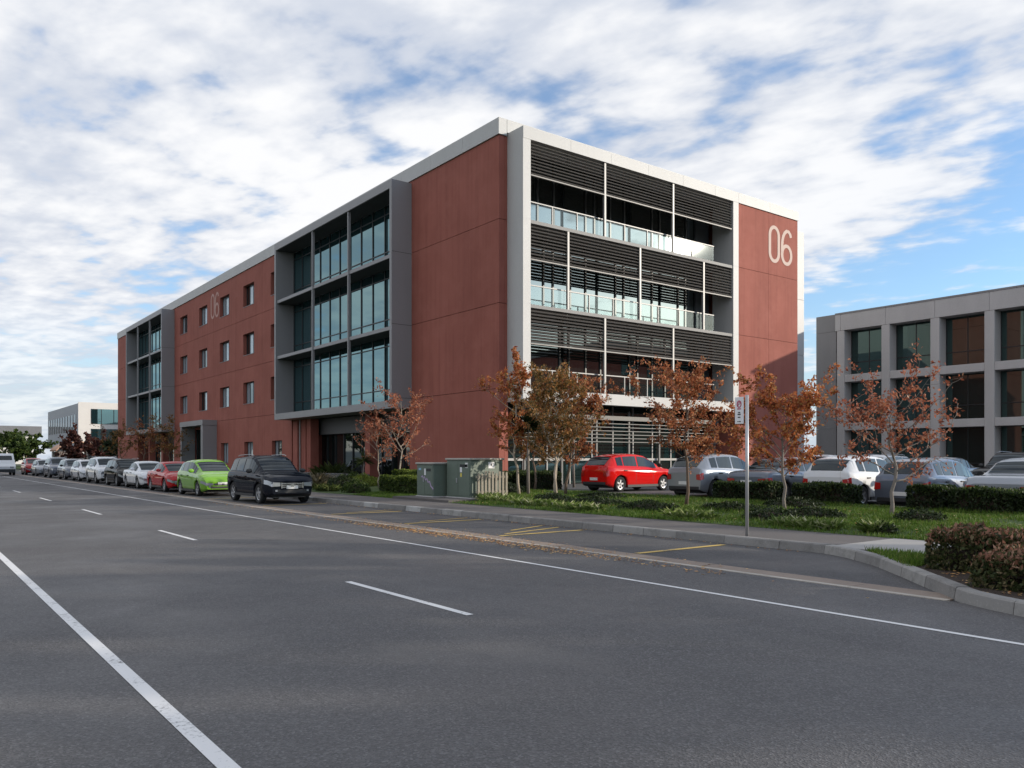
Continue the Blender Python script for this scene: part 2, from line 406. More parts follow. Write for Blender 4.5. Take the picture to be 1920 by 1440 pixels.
# the verge under paths and beds follows the kerb line
KP = [(12.52, 120), (12.52, 7.75), (12.3, 7.2), (11.62, 6.30), (10.8, 5.47), (9.9, 4.6), (9.42, 4.12), (9.16, 3.62), (9.0, 3.0), (8.93, 2.0), (8.93, -25)]
IN = .10
foot = [(12.60, 120), (12.60, 7.6), (14.6, 7.6), (14.6, 25.2), (15.35, 25.2), (15.35, 26.3), (14.6, 26.3), (14.6, 120)]
def pathz(x, y): return .135
fp = MB(); 
for (x0, x1, y0, y1) in ((12.60, 14.6, 7.62, 120.0),): fp.box(x0, x1, y0, y1, -.2, .135)
tag(fp.build('footpath', 'path_asphalt'), kind='structure')
tag(MB().box(14.602, 16.0, 22.7, 26.5, -.1, .215).build('cabinet_pad', 'path_asphalt'), kind='structure')
cp = MB().box(12.45, 14.6, -20, 7.60, -.2, .138); tag(cp.build('concrete_footpath', 'path_concrete'), kind='structure')
# bed of bark mulch in the kerb build-out, with a strip of grass beside the path
bed = [(12.44, -20), (12.44, 7.12)] + [(x + .12, y - .04) for x, y in KP[3:]][:]
bed[-1] = (9.09, -20)
tag(MB().prism(list(reversed([(x, y) for x, y in bed])) if False else bed, -.2, .125).build('planting_bed', 'mulch'), kind='structure')
# lawn: sloping grid from the path up to the car park
gx = np.linspace(14.6, 21.1, 27); gy = np.linspace(-20, 60, 161); gr = np.random.default_rng(3)
vv = [(x, y, gz(x) + .02 * math.sin(x * 2.1 + y * .7) * (1 if 14.7 < x < 20.9 else 0)) for y in gy for x in gx]
nx = len(gx); ff = [(j * nx + i, j * nx + i + 1, (j + 1) * nx + i + 1, (j + 1) * nx + i) for j in range(len(gy) - 1) for i in range(nx - 1)]
tag(put('lawn', mk('lawn', vv, ff, 'soil_green', True)), kind='structure')
def cpz(y): return .12 + .17 * min(1.0, max(0.0, (y - 13.0) / 9.0))
ys_ = [-60, 13, 22, 120]; V_ = [(x, y, cpz(y)) for y in ys_ for x in (21.1, 80)]
tag(put('car_park', mk('car_park', V_, [(0, 1, 3, 2), (2, 3, 5, 4), (4, 5, 7, 6)], 'carpark')), kind='structure')
sheet('verge_far', [(14.6, 60), (21.1, 60), (21.1, 420), (14.6, 420)], 'soil_green', .12)
tag(MB().box(21.0, 21.14, -20, 28.4, .0, .31).build('car_park_kerb', 'kerb'), kind='structure')

# kerb: separate stones along the line
kerb = root('kerb', (12.5, 20, 0), 'pale concrete kerb stones edging the footpath and curving round the bed', 'kerb')
pts = [Vector((x, y)) for x, y in KP]
fine = [pts[0]]
for a_, b_ in zip(pts, pts[1:]):
    n_ = max(1, int((b_ - a_).length / .05))
    for i in range(1, n_ + 1): fine.append(a_.lerp(b_, i / n_))
cum = [0.0]
for a_, b_ in zip(fine, fine[1:]): cum.append(cum[-1] + (b_ - a_).length)
def at_len(s_):
    s_ = max(0, min(cum[-1], s_)); import bisect
    i = max(1, bisect.bisect_left(cum, s_)); i = min(i, len(cum) - 1)
    t_ = (s_ - cum[i - 1]) / max(1e-9, cum[i] - cum[i - 1]); return fine[i - 1].lerp(fine[i], t_)
s_ = 0.0; k_ = 0
while s_ < cum[-1] - .2:
    ln = 6.0 if at_len(s_).y > 44 else rng.choice((.9, .9, 1.0, 1.2))
    near = at_len(s_).y < 8
    if near: ln = min(ln, .92)
    e_ = min(s_ + ln - .012, cum[-1]); m_ = max(1, int(ln / .3)) if ln < 3 else 1
    top = .145 + rng.uniform(-.004, .006); off = rng.uniform(-.006, .006)
    V_ = []; F_ = []
    for i in range(m_ + 1):
        q = s_ + (e_ - s_) * i / m_; p = at_len(q); d = (at_len(q + .06) - at_len(q - .06)).normalized()
        nrm = Vector((-d.y, d.x))                              # towards the verge
        for o_, z_ in ((-.02 + off, -.15), (-.02 + off, .0), (.0 + off, top - .02), (.02 + off, top), (.145, top), (.145, -.15)):
            V_.append((p.x + nrm.x * o_, p.y + nrm.y * o_, z_))
    for i in range(m_):
        for k in range(6):
            F_.append((i * 6 + k, i * 6 + (k + 1) % 6, i * 6 + 6 + (k + 1) % 6, i * 6 + 6 + k))
    F_.append((5, 4, 3, 2, 1, 0)); F_.append(tuple(m_ * 6 + k for k in range(6)))
    me = mk('kerb_stone', V_, F_, 'kerb'); put('kerb_stone', me, kerb)
    s_ += ln; k_ += 1

# dished channel between road and bays: slabs with a pale edge
chan = root('channel', (9.65, 20, 0), 'brown concrete drainage channel running along the parking bays', 'channel')
y_ = 4.3
while y_ < 110:
    ln = 1.2 if y_ < 34 else 6
    x0_ = 9.41 + rng.uniform(-.004, .004)
    box('channel_slab', x0_ + .10, 9.89, y_ + .006, y_ + ln - .006, -.1, .002 + rng.uniform(0, .003), 'channel', chan)
    box('edge_strip', x0_, x0_ + .094, y_ + .006, y_ + ln - .006, -.1, .007, 'channel_edge', chan)
    y_ += ln
# painted markings
def line(name, x0, x1, y0, y1, mat, label, group=None, z=.004):
    o = put(name, mk(name, [(x0, y0, z), (x1, y0, z), (x1, y1, z), (x0, y1, z)], [(0, 1, 2, 3)], mat)); o['kind'] = 'structure'; return o
line('edge_line', 7.68, 7.755, -20, 300, 'white_paint', '')
line('left_line', 1.32, 1.42, -3, 300, 'white_paint', '')
for i, (a_, b_) in enumerate(((-3.4, -.4), (6.86, 9.68), (16.4, 19.15), (25.6, 28.5), (35, 38), (44.5, 47.5), (54, 57), (63.5, 66.5), (73, 76), (83, 86), (93, 96), (103, 106))):
    line('lane_dash', 4.63, 4.72, a_, b_, 'white_paint', '')
for y_ in (9.55, 13.45, 17.4, 21.6, 27.0, 33.0, 39.0):  # some of these lines also paint in streaks of sunlight
    line('bay_line_and_streak', 9.95, 12.25, y_, y_ + .13, 'yellow_paint', '')
o = put('bay_line_and_streak', mk('bay_line_and_streak', [(10.3, 13.75, .003), (12.3, 14.35, .003), (12.3, 14.45, .003), (10.3, 13.85, .003)], [(0, 1, 2, 3)], 'yellow_paint')); o['kind'] = 'structure'
for y_ in (17.8, 22.0):  # slanted partners of the added lines, painting in sunlight streaks too
    o = put('bay_line_and_streak', mk('bay_line_and_streak', [(10.6, y_, .003), (12.3, y_ + .35, .003), (12.3, y_ + .43, .003), (10.6, y_ + .08, .003)], [(0, 1, 2, 3)], 'yellow_paint')); o['kind'] = 'structure'
o = put('bay_line_and_streak', mk('bay_line_and_streak', [(10.9, 14.35, .003), (12.3, 14.95, .003), (12.3, 15.04, .003), (10.9, 14.44, .003)], [(0, 1, 2, 3)], 'yellow_paint')); o['kind'] = 'structure'

# ------------------------------------------------------------------ red office building
GB = .29                                                       # ground level at the buildings
XW, YC, YE = 22.5, 30.6, 112.6                                 # street wall plane, near corner, far end
F1, F2, F3, TOPB = 4.84, 8.78, 12.70, 16.95
bld = root('office_building', (33, 70, GB), 'four-storey red rendered office building with pale frames and number 06', 'building')
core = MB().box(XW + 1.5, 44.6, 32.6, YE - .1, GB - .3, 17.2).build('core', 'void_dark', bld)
def pane_tilt(axis):
    return Matrix.Rotation(R(rng.uniform(-.10, .10)), 4, 'Z') @ Matrix.Rotation(R(rng.uniform(-.08, .08)), 4, axis)
def wall_panel(y0, y1, z0, z1, hole=None):
    """red panel of the street wall; hole=(ya, yb, za, zb)"""
    g = .012; x0, x1 = XW + rng.uniform(-.003, .003), XW + .30
    y0 += g; y1 -= g; z0 += g; z1 -= g; b = MB()
    if not hole: b.box(x0, x1, y0, y1, z0, z1)
    else:
        ya, yb, za, zb = hole
        b.box(x0, x1, y0, ya, z0, z1); b.box(x0, x1, yb, y1, z0, z1); b.box(x0, x1, ya, yb, z0, za); b.box(x0, x1, ya, yb, zb, z1)
    return b.build('wall_panel', 'red', bld)
ROWS = [(GB - .3, 4.90), (4.90, 8.92), (8.92, 12.86), (12.86, 16.80)]
# near blank wall, far end strip
for z0, z1 in ROWS:
    wall_panel(YC, 38.9, z0, z1); wall_panel(101.9, YE, z0, z1)
# hidden wall behind the frames
box('wall_panel', XW + .02, XW + .3, 38.9, 55.6, 16.3, 16.8, 'red', bld); box('wall_panel', XW + .02, XW + .3, 86.3, 101.9, 16.3, 16.8, 'red', bld)
WIN_Y = [58.45, 64.5, 70.5, 76.6, 82.9]
cells = [(55.6, 61.5), (61.5, 67.5), (67.5, 73.55), (73.55, 79.75), (79.75, 86.3)]
def window(yc, z0, z1, wd=2.5):
    win = MB()
    ya, yb = yc - wd / 2, yc + wd / 2; x = XW + .27
    win.box(x, x + .06, ya, yb, z1 - .06, z1 - .001); win.box(x, x + .06, ya, yb, z0 + .001, z0 + .06)
    for q in (ya + .001, ya + wd * .36, ya + wd * .68, yb - .056): win.box(x, x + .06, q, q + .055, z0 + .06, z1 - .06)
    wf = win.build('window', 'frame_dark', bld)
    edges = [ya + .055, ya + wd * .36, ya + wd * .36 + .055, ya + wd * .68, ya + wd * .68 + .055, yb - .056]
    for a_, b_ in zip(edges[0::2], edges[1::2]):
        box('pane', x + .03, x + .04, a_ + .002, b_ - .002, z0 + .06, z1 - .06, 'glass_sky_blind' if rng.random() < .7 else 'glass_clear', wf, rot=pane_tilt('Y'))
    box('sill', XW - .03, XW + .26, ya + .004, yb - .004, z0 + .001, z0 + .03, 'grey_panel', wf)
for ci, ((a_, b_), yc) in enumerate(zip(cells, WIN_Y)):
    for ri, (z0, z1) in enumerate(ROWS):
        if ri == 0:
            if ci in (3,): continue                            # entrance portal stands here
            zs, zh = 1.2, 2.95
            wall_panel(a_, b_, z0, z1, (yc - 1.0, yc + 1.0, zs, zh)); window(yc, zs, zh, 2.0)
        else:
            zs, zh = ((6.0, 7.75), (9.93, 11.68), (13.85, 15.60))[ri - 1]
            wall_panel(a_, b_, z0, z1, (yc - 1.25, yc + 1.25, zs, zh)); window(yc, zs, zh)
# entrance bay with projecting grey portal
wall_panel(73.55, 79.75, 4.3, 4.9)
wall_panel(73.55, 74.0, GB - .3, 4.3); wall_panel(79.3, 79.75, GB - .3, 4.3)
pr = MB().box(21.3, XW + .02, 72.6, 73.2, GB, 4.55).box(21.3, XW + .02, 79.2, 79.6, GB, 4.55).box(21.25, XW + .02, 72.55, 79.65, 4.551, 5.0)
po = pr.build('portal', 'grey_panel', bld)
box('door', XW + .25, XW + .3, 74.0, 79.3, GB, 4.3, 'glass_green', po)
for q in (74.0, 75.3, 76.6, 77.9, 79.24): box('door_mullion', XW + .18, XW + .26, q, q + .07, GB, 4.3, 'frame_dark', po)
# roof-edge fascia in lengths
def fascia(x0, x1, y0, y1, z0, z1, along, step, mat='pale_panel'):
    a0, a1 = (y0, y1) if along == 'Y' else (x0, x1); q = a0
    while q < a1 - .05:
        e = min(q + step, a1)
        if along == 'Y': box('fascia_panel', x0, x1, q + .006, e - .006, z0, z1, mat, bld)
        else: box('fascia_panel', q + .006, e - .006, y0, y1, z0, z1, mat, bld)
        q = e
fascia(XW - .07, XW + .4, YC - .07, YE, 16.81, 17.58, 'Y', 3.05)
fascia(XW + .41, 44.7, YC - .07, YC + .4, 16.96, 17.58, 'X', 2.5)
box('roof', XW + .41, 44.5, YC + .41, YE - .1, 17.21, 17.35, 'roof_grey', bld)
box('fascia_panel', XW + .41, 44.7, YE - .4, YE, 16.81, 17.58, 'pale_panel', bld)
# red return at the corner (faces the car park)
for z0, z1 in ROWS: box('wall_panel', XW + .31, 23.02, YC + .01, YC + .3, z0 + .012, z1 - .012, 'red', bld)

def balcony(y0, y1, posts, gl_end_dark):
    """grey box frame on the street side with three floors of glazing"""
    xf, z0, z1 = 21.26, 4.33, 16.69
    fr = MB()
    fr.box(xf, XW + .3, y0, y0 + .24, z0, z1); fr.box(xf, XW + .3, y1 - .24, y1, z0, z1)
    fr.box(xf, XW + .3, y0 + .24, y1 - .24, z1 - .45, z1); fr.box(xf, XW + .3, y0 + .24, y1 - .24, z0, z0 + .42)
    fo = fr.build('balcony_frame', 'grey_panel', bld)
    # cladding joints on the near cheek and the front edges
    for z_ in (F1 + .05, F2 + .1, F3 + .1): box('cladding_joint', xf + .01, XW, y0 - .003, y0 + .01, z_, z_ + .02, 'frame_dark', fo)
    for z_ in (F2, F3):
        box('floor_slab', xf + .10, XW + .28, y0 + .24, y1 - .24, z_ - .18, z_ + .02, 'grey_panel', fo)
        box('shaded_soffit', xf + .16, XW + .07, y0 + .245, y1 - .245, z_ - .20, z_ - .181, 'shaded_soffit', fo)  # dark lining that paints in the shade beneath the slab
    box('shaded_soffit', xf + .08, XW + .07, y0 + .245, y1 - .245, z1 - .47, z1 - .451, 'shaded_soffit', fo)  # same painted shade below the top of the box
    for q in posts: box('post', xf + .04, xf + .20, q - .06, q + .06, z0 + .42, z1 - .45, 'grey_panel', fo)
    gx_ = XW + .14
    lev = [(z0 + .42, F2 - .18), (F2 + .02, F3 - .18), (F3 + .02, z1 - .45)]
    n_m = int(round((y1 - y0 - .48) / 1.5)); st_ = (y1 - y0 - .48) / n_m
    for a_, b_ in lev:
        gl = MB()
        for k in range(n_m + 1):
            q = y0 + .24 + k * st_; q = min(max(q, y0 + .275), y1 - .275)
            box('mullion', gx_ - .06, gx_ + .06, q - .035, q + .035, a_, b_, 'frame_dark', fo)
        tz = a_ + .82; t2 = b_ - .52
        for k in range(n_m):
            p0, p1 = y0 + .24 + k * st_ + .036, y0 + .24 + (k + 1) * st_ - .036
            if k == 0: p0 += .035
            if k == n_m - 1: p1 -= .035
            for (c0, c1) in ((a_, tz - .03), (tz + .03, t2 - .03), (t2 + .03, b_)):
                box('pane', gx_ - .01, gx_ + .01, p0, p1, c0, c1, 'glass_tinted', fo, rot=pane_tilt('Y'))
            for q in (tz, t2): box('transom', gx_ - .05, gx_ + .05, p0, p1, q - .03, q + .03, 'frame_dark', fo)
    return fo
b1 = balcony(38.7, 55.7, (44.1, 49.3), True)
b2 = balcony(86.2, 102.1, (91.4, 96.7), True)
# ground floor under each balcony box: recess with red piers, dark band and shopfront glass
def undercroft(y0, y1, piers):
    xg = XW + 1.25
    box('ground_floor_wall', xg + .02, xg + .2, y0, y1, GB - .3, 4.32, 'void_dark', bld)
    box('undercroft_side', XW + .02, xg, y0 - .3, y0 - .01, GB - .3, 4.9, 'red', bld)
    box('undercroft_side', XW + .02, xg, y1 + .01, y1 + .3, GB - .3, 4.9, 'red', bld)
    box('shaded_soffit', XW + .31, xg + .2, y0, y1, 4.33, 4.6, 'shaded_soffit', bld)
    box('spandrel', XW + .75, xg, y0, y1, 3.25, 4.30, 'dark_panel', bld)
    for q in piers: box('pier', XW - .02, XW + .58, q - .32, q + .32, GB - .3, 4.32, 'red', bld)
    ys = list(np.arange(y0 + .05, y1, 1.32))
    so = box('shopfront', xg - .12, xg + .02, y0, y1, GB - .1, GB + .04, 'frame_dark', bld)
    for q in ys: box('mullion', xg - .10, xg + .02, q, q + .07, GB + .041, 3.25, 'frame_dark', so)
    for q, e in zip(ys, ys[1:] + [y1]):
        box('pane', xg - .03, xg - .015, q + .072, e - .002, GB + .05, 3.24, 'glass_clear', so, rot=pane_tilt('Y'))
undercroft(38.95, 53.2, (43.9, 52.6))
undercroft(86.5, 101.8, (91.0, 96.5))
box('wall_panel', XW + .02, XW + .3, 53.5, 54.2, GB - .3, 4.32, 'red', bld)
box('pier', XW - .03, XW + .55, 54.5, 55.3, GB - .3, 4.32, 'red', bld)
box('door_recess', XW + .9, XW + 1.0, 54.0, 55.6, GB - .3, 4.3, 'void_dark', bld)
box('downpipe', XW - .12, XW - .04, 53.9, 53.98, GB, 4.3, 'post_metal', bld)

# white frame towards the car park
YF = 29.4
wfo = box('white_frame', 22.98, 23.43, YF, YC + .3, GB + 3.98, TOPB - .55, 'pale_panel', bld)
box('frame_pillar', 38.32, 38.80, YF, YC + .3, GB + 3.98, TOPB - .55, 'pale_panel', wfo)
q = 22.98
for e in (25.9, 28.6, 31.3, 34.0, 36.7, 38.8, 41.8, 44.75):
    box('frame_panel', q + .006, e - .006, YF - .01, YC + .3, TOPB - .55, TOPB, 'pale_panel', wfo)
    if e <= 38.8: box('frame_panel', max(q, 23.43) + .006, min(e, 38.32) - .006, YF, YF + .5, F1 - .55, F1, 'pale_panel', wfo)
    q = e
for z_ in (F2 - .0, F3 - .0):
    for xx in ((22.98, 23.43), (38.32, 38.80)): box('panel_joint', xx[0] + .001, xx[1] - .001, YF - .002, YF + .01, z_ - .01, z_ + .01, 'concrete', wfo)
    box('panel_joint', 22.977, 23.0, YF + .01, YC, z_ - .01, z_ + .01, 'concrete', wfo)
box('frame_soffit', 23.43, 38.32, YF + .5, YC + 1.9, F1 - .40, F1 - .02, 'shaded_soffit', wfo)
box('frame_ceiling', 23.43, 38.32, YC + .3, YC + 1.9, TOPB - .56, TOPB - .3, 'shaded_soffit', wfo)
YG = 31.15
MU = {0: (28.24, 33.29), 1: (25.8, 30.75, 35.8), 2: (28.24, 33.29)}
lv = [(F1, F2), (F2, F3), (F3, TOPB - .55)]
for fi, (a_, b_) in enumerate(lv):
    if fi: box('floor_slab', 23.44, 38.31, YF + .04, YG + .3, a_ - .16, a_, 'slab_grey', wfo)
    top = b_ - .16 if fi < 2 else b_
    a2 = a_
    # end cheek inside the right-hand pillar and the glazing
    box('end_wall', 37.0, 38.31, YG + .02, YG + .3, a2, top, 'dark_panel', wfo)
    gl = MB(); q = 23.45; xs = []; pat = (1.05, 2.15, .62, 1.15)
    k = fi
    while q < 36.7:
        xs.append(q); q += pat[k % 4]; k += 1
    xs.append(37.0)
    for q in xs: box('mullion', q - .045, q + .045, YG - .07, YG + .05, a2, top, 'frame_dark', wfo)
    for p0, p1 in zip(xs, xs[1:]):
        box('pane', p0 + .046, p1 - .046, YG - .01, YG + .01, a2 + .01, top - .01, 'glass_clear', wfo, rot=Matrix.Rotation(R(rng.uniform(-.05, .05)), 4, 'X') if not (fi == 2 and p0 > 31) else None)
    # posts and balustrade
    for q in MU[fi]: box('post', q - .055, q + .055, YF + .05, YF + .17, a2, top, 'post_metal', wfo)
    ends = [23.46] + list(MU[fi]) + [37.1]
    if fi == 1: ends = [23.46, 25.8, 30.75, 35.8, 37.1]
    for p0, p1 in zip(ends, ends[1:]):
        n_b = max(1, round((p1 - p0) / 1.7)); sb = (p1 - p0) / n_b
        for k in range(n_b):
            box('balustrade_pane', p0 + k * sb + .06, p0 + (k + 1) * sb - .03, YF + .40, YF + .415, a2 + .08, a2 + .93, 'balustrade_glass', wfo)
            if k: box('baluster', p0 + k * sb - .02, p0 + k * sb + .025, YF + .37, YF + .44, a2, a2 + .95, 'post_metal', wfo)
        box('handrail', p0 + .03, p1 - .03, YF + .38, YF + .435, a2 + .95, a2 + 1.0, 'post_metal', wfo)
    # louvre blades, one object each
    bounds = [23.43] + list(MU[fi]) + [38.31]
    for p0, p1 in zip(bounds, bounds[1:]):
        l0, l1 = p0 + .06, p1 - .06; nb = 10; z_hi = top - .05; pit = (1.52 if fi == 2 else 1.58) / nb
        for k in range(nb):
            zc_ = z_hi - pit * (k + .5)
            box('louvre_blade', l0, l1, YF + .12 - .075, YF + .12 + .075, zc_ - .009, zc_ + .009, 'slat_metal', wfo, rot=Matrix.Rotation(R(40), 4, 'X'))
        box('louvre_rail', l0, l1, YF + .05, YF + .15, z_hi - pit * nb - .06, z_hi - pit * nb - .005, 'slat_rail', wfo)
        for q in (l0 + .02, (l0 + l1) / 2, l1 - .02): box('louvre_bracket', q - .012, q + .012, YF + .175, YF + .20, z_hi - pit * nb, z_hi, 'slat_metal', wfo)
# red end panel with the number
EP = [(38.81, 41.77), (41.77, 44.74)]
for x0, x1 in EP:
    for z0, z1 in ((GB - .3, F1 - .06), (F1 - .06, F2), (F2, F3), (F3, TOPB - .56)):
        box('wall_panel', x0 + .008, x1 - .008, YF + .06 + rng.uniform(-.003, .003), YC + 2, z0 + .01, z1 - .01, 'red', bld)
box('wall_backing', 38.9, 44.6, YF + .12, YC + 1.95, GB - .3, 16.3, 'void_dark', bld)
def stroke(pts, wd):
    """flat ribbon (local x, z) of width wd along closed or open pts"""
    P = [Vector(p) for p in pts]; closed = (P[0] - P[-1]).length < 1e-6; V_ = []; F_ = []
    n = len(P) - (1 if closed else 0)
    for i in range(n):
        a = P[(i - 1) % n] if closed or i else P[0]; b = P[(i + 1) % n] if closed or i < n - 1 else P[-1]
        d = (b - a).normalized(); nn = Vector((-d.y, d.x)) * wd / 2
        V_ += [P[i] + nn, P[i] - nn]
    m_ = n if closed else n - 1
    for i in range(m_):
        j = (i + 1) % n; F_.append((2 * i, 2 * i + 1, 2 * j + 1, 2 * j))
    return V_, F_
def ell(cx, cz, rx, rz, a0, a1, n): return [(cx + rx * math.cos(R(a0 + (a1 - a0) * i / n)), cz + rz * math.sin(R(a0 + (a1 - a0) * i / n))) for i in range(n + 1)]
def stad(cx, z0, z1, rx, rz, n=12):
    p = ell(cx, z1 - rz, rx, rz, 0, 180, n) + ell(cx, z0 + rz, rx, rz, 180, 360, n); return p + [p[0]]
zero = stroke(stad(.5, 0, 2.05, .38, .5), .21)
six_loop = stroke(ell(.5, .55, .40, .55, 0, 360, 28)[:-1] + [(.9, .55)], .21)
six_arm = stroke([(.12, .62), (.10, .8), (.10, 1.1), (.13, 1.4), (.2, 1.65), (.32, 1.87), (.5, 2.02), (.68, 2.0), (.8, 1.88), (.87, 1.68)], .21)
def digit(parts, to, mat, parent):
    V_ = []; F_ = []
    for (v_, f_), dz in zip(parts, (0, .003)):
        o = len(V_); V_ += [to(p[0], p[1], dz) for p in v_]; F_ += [tuple(o + i for i in q) for q in f_]
    return put('numeral', mk('numeral', V_, F_, mat), parent)
digit([zero], lambda a, b, d: (41.72 + a * 1.18, YF + .045 - d, 13.55 + b), 'lettering', bld)
digit([six_loop, six_arm], lambda a, b, d: (42.98 + a * 1.18, YF + .045 - d, 13.55 + b), 'lettering', bld)
digit([zero], lambda a, b, d: (XW - .012 - d, 74.3 - a * 1.15, 14.15 + b), 'faded_lettering', bld)
digit([six_loop, six_arm], lambda a, b, d: (XW - .012 - d, 73.1 - a * 1.15, 14.15 + b), 'faded_lettering', bld)
# pale east wing edge behind the end panel
for z0, z1 in ((GB - .3, 4.9), (4.9, 8.9), (8.9, 12.8), (12.8, 17.6)):
    box('wing_panel', 46.0, 51.2, 33.2, 60, z0 + .01, z1 - .01, 'pale_panel', bld)
# ground floor towards the car park: glazing, white rails and a sunscreen
gfy = 31.9
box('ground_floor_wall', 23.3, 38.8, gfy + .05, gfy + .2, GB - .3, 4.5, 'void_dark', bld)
xs = list(np.arange(23.3, 38.8, 1.55))
gso = box('shopfront', 23.3, 38.8, gfy - .14, gfy + .0, 1.5, 1.62, 'white_metal', bld)
for q in xs:
    box('mullion', q - .035, q + .035, gfy - .12, gfy, GB, 1.499, 'white_metal', gso); box('mullion', q - .035, q + .035, gfy - .12, gfy, 1.621, 4.42, 'white_metal', gso)
for q, e in zip(xs, xs[1:] + [38.78]):
    box('pane', q + .037, e - .037, gfy - .06, gfy - .04, GB + .05, 1.49, 'glass_green', gso)
    box('pane', q + .037, e - .037, gfy - .06, gfy - .04, 1.63, 4.40, 'glass_green', gso)
sco = box('sunscreen', 23.6, 38.3, YC - .16, YC - .06, 3.60, 3.82, 'screen_metal', bld)
for q in np.arange(24.0, 38.2, 2.35): box('sunscreen_post', q - .05, q + .05, YC - .05, YC + .05, GB, 4.1, 'screen_metal', sco)
for k in range(6): box('sunscreen_blade', 23.6, 38.3, YC - .14, YC - .07, 3.40 - k * .19, 3.44 - k * .19, 'screen_metal', sco)

# ------------------------------------------------------------------ concrete office building on the right
XR = 57.5
cb = root('concrete_building', (64, 25, GB), 'three-storey grey concrete grid office building beyond the car park', 'building')
PY = [34.15 - 3.53 * k for k in range(6)] + [14.85]
box('core', XR + 1.35, XR + 14, 14.5, 35.6, GB - .3, 12.2, 'void_dark', cb)
for q in PY: box('pier', XR, XR + 1.2, q - .31, q + .31, GB - .3, 11.38, 'concrete', cb, .02)
for z0, z1 in ((3.75, 4.30), (7.42, 7.98)):
    for p0, p1 in zip(PY, PY[1:]): box('beam', XR + .01, XR + 1.2, p1 + .32, p0 - .32, z0, z1, 'concrete', cb, .02)
for p0, p1 in zip(PY, PY[1:]):
    box('parapet_panel', XR - .01, XR + 1.2, p1 + .008, p0 - .008, 11.39, 12.62, 'concrete', cb, .012)
box('parapet_panel', XR - .01, XR + 1.2, PY[0] + .008, 34.6, 11.39, 12.62, 'concrete', cb, .012)
box('coping', XR - .04, XR + 1.3, 14.4, 34.6, 12.625, 12.75, 'concrete_dark', cb)
for z0, z1 in ((GB - .3, 3.9), (3.9, 7.6), (7.6, 11.4), (11.4, 12.72)):
    box('end_panel', XR + .15, XR + 1.2, 34.61, 36.3, z0 + .008, z1 - .008, 'concrete_dark', cb)
box('side_wall', XR + 1.21, XR + 14, 14.4, 14.5, GB - .3, 12.6, 'concrete', cb)
box('side_wall', XR + 1.21, XR + 14, 35.61, 36.3, GB - .3, 12.6, 'concrete_dark', cb)
box('roof', XR + 1.21, XR + 14, 14.5, 35.6, 12.21, 12.3, 'roof_grey', cb)
for z0, z1 in ((GB, 3.75), (4.3, 7.42), (7.98, 11.38)):
    for p0, p1 in zip(PY, PY[1:]):
        a_, b_ = p1 + .32, p0 - .32
        wn = MB(); x = XR + .95
        for q in (a_, (a_ + b_) / 2 - .03, b_ - .06): wn.box(x, x + .08, q, q + .06, z0, z1)
        wn.box(x, x + .08, a_ + .06, (a_ + b_) / 2 - .03, z0 + .95, z0 + 1.02); wn.box(x, x + .08, (a_ + b_) / 2 + .03, b_ - .06, z0 + .95, z0 + 1.02)
        wo_ = wn.build('window', 'frame_dark', cb)
        for (c0, c1) in ((a_ + .062, (a_ + b_) / 2 - .032), ((a_ + b_) / 2 + .032, b_ - .062)):
            for (d0, d1) in ((z0, z0 + .948), (z0 + 1.022, z1)): box('pane', x + .03, x + .045, c0, c1, d0, d1, 'glass_green', wo_, rot=pane_tilt('Y'))

# ------------------------------------------------------------------ buildings at the end of the street
fb = root('office_building', (34, 195, 0), 'white and grey three-storey office building at the far end of the street', 'building')
box('wall', 29.0, 60, 181, 222, 3.9, 12.7, 'far_grey', fb)
box('front_wall', 28.9, 60, 180.8, 180.99, 3.8, 12.9, 'far_white', fb)
box('ground_floor', 30.5, 60, 182.5, 222, -.1, 3.9, 'dark_panel', fb)
for k in range(11):
    box('window', 28.93, 28.99, 184.0 + k * 3.4, 185.9 + k * 3.4, 7.2, 10.6, 'car_glass', fb)
for k in range(7): box('column', 29.2, 29.7, 181.2 + k * 6, 181.7 + k * 6, -.1, 3.9, 'far_white', fb)
for z0 in (4.6, 8.6):
    o = box('window', 31.2, 38.2, 180.72, 180.79, z0, z0 + 3.0, 'glass_tinted', fb)
    for q in (33.0, 35.3): box('mullion', q, q + .12, 180.66, 180.715, z0, z0 + 3.0, 'frame_dark', o)
    o = box('window', 41.2, 46, 174.92, 174.985, z0, z0 + 3.0, 'glass_tinted', fb)
    for q in (42.6, 44.6): box('mullion', q, q + .12, 174.86, 174.915, z0, z0 + 3.0, 'frame_dark', o)
box('bay_wall', 39.6, 60, 175.2, 180.79, -.1, 12.75, 'far_brown', fb)
box('bay_front', 39.6, 60, 175.0, 175.19, -.1, 12.85, 'far_white', fb)
lb = root('low_building', (0, 292, 0), 'low grey-roofed building across the far end of the street', 'building')
box('wall', -40, 34, 290, 310, -.1, 9.0, 'far_white', lb)
box('roof', -42, 36, 288.5, 311, 9.01, 11.6, 'roof_grey', lb)
for k in range(14): box('window', -36 + k * 5, -33 + k * 5, 289.9, 289.98, 5.2, 7.8, 'glass_green', lb)
pv = root('entrance_pavilion', (28, 172, 0), 'small pavilion with curved orange roof before the white building', 'pavilion')
arc = []
for i in range(13):
    a_ = math.pi * (.12 + .76 * i / 12); arc.append((27.2 - 4.2 * math.cos(a_), 2.0 + 2.6 * math.sin(a_)))
V_ = []; F_ = []
for (x_, z_) in arc:
    for dz in (0, .22):
        for yy in (168, 176): V_.append((x_, yy, z_ + dz))
for i in range(12):
    a_ = i * 4; F_ += [(a_, a_ + 1, a_ + 5, a_ + 4), (a_ + 2, a_ + 6, a_ + 7, a_ + 3), (a_, a_ + 4, a_ + 6, a_ + 2), (a_ + 1, a_ + 3, a_ + 7, a_ + 5)]
put('roof', mk('roof', V_, F_, 'roof_orange'), pv)
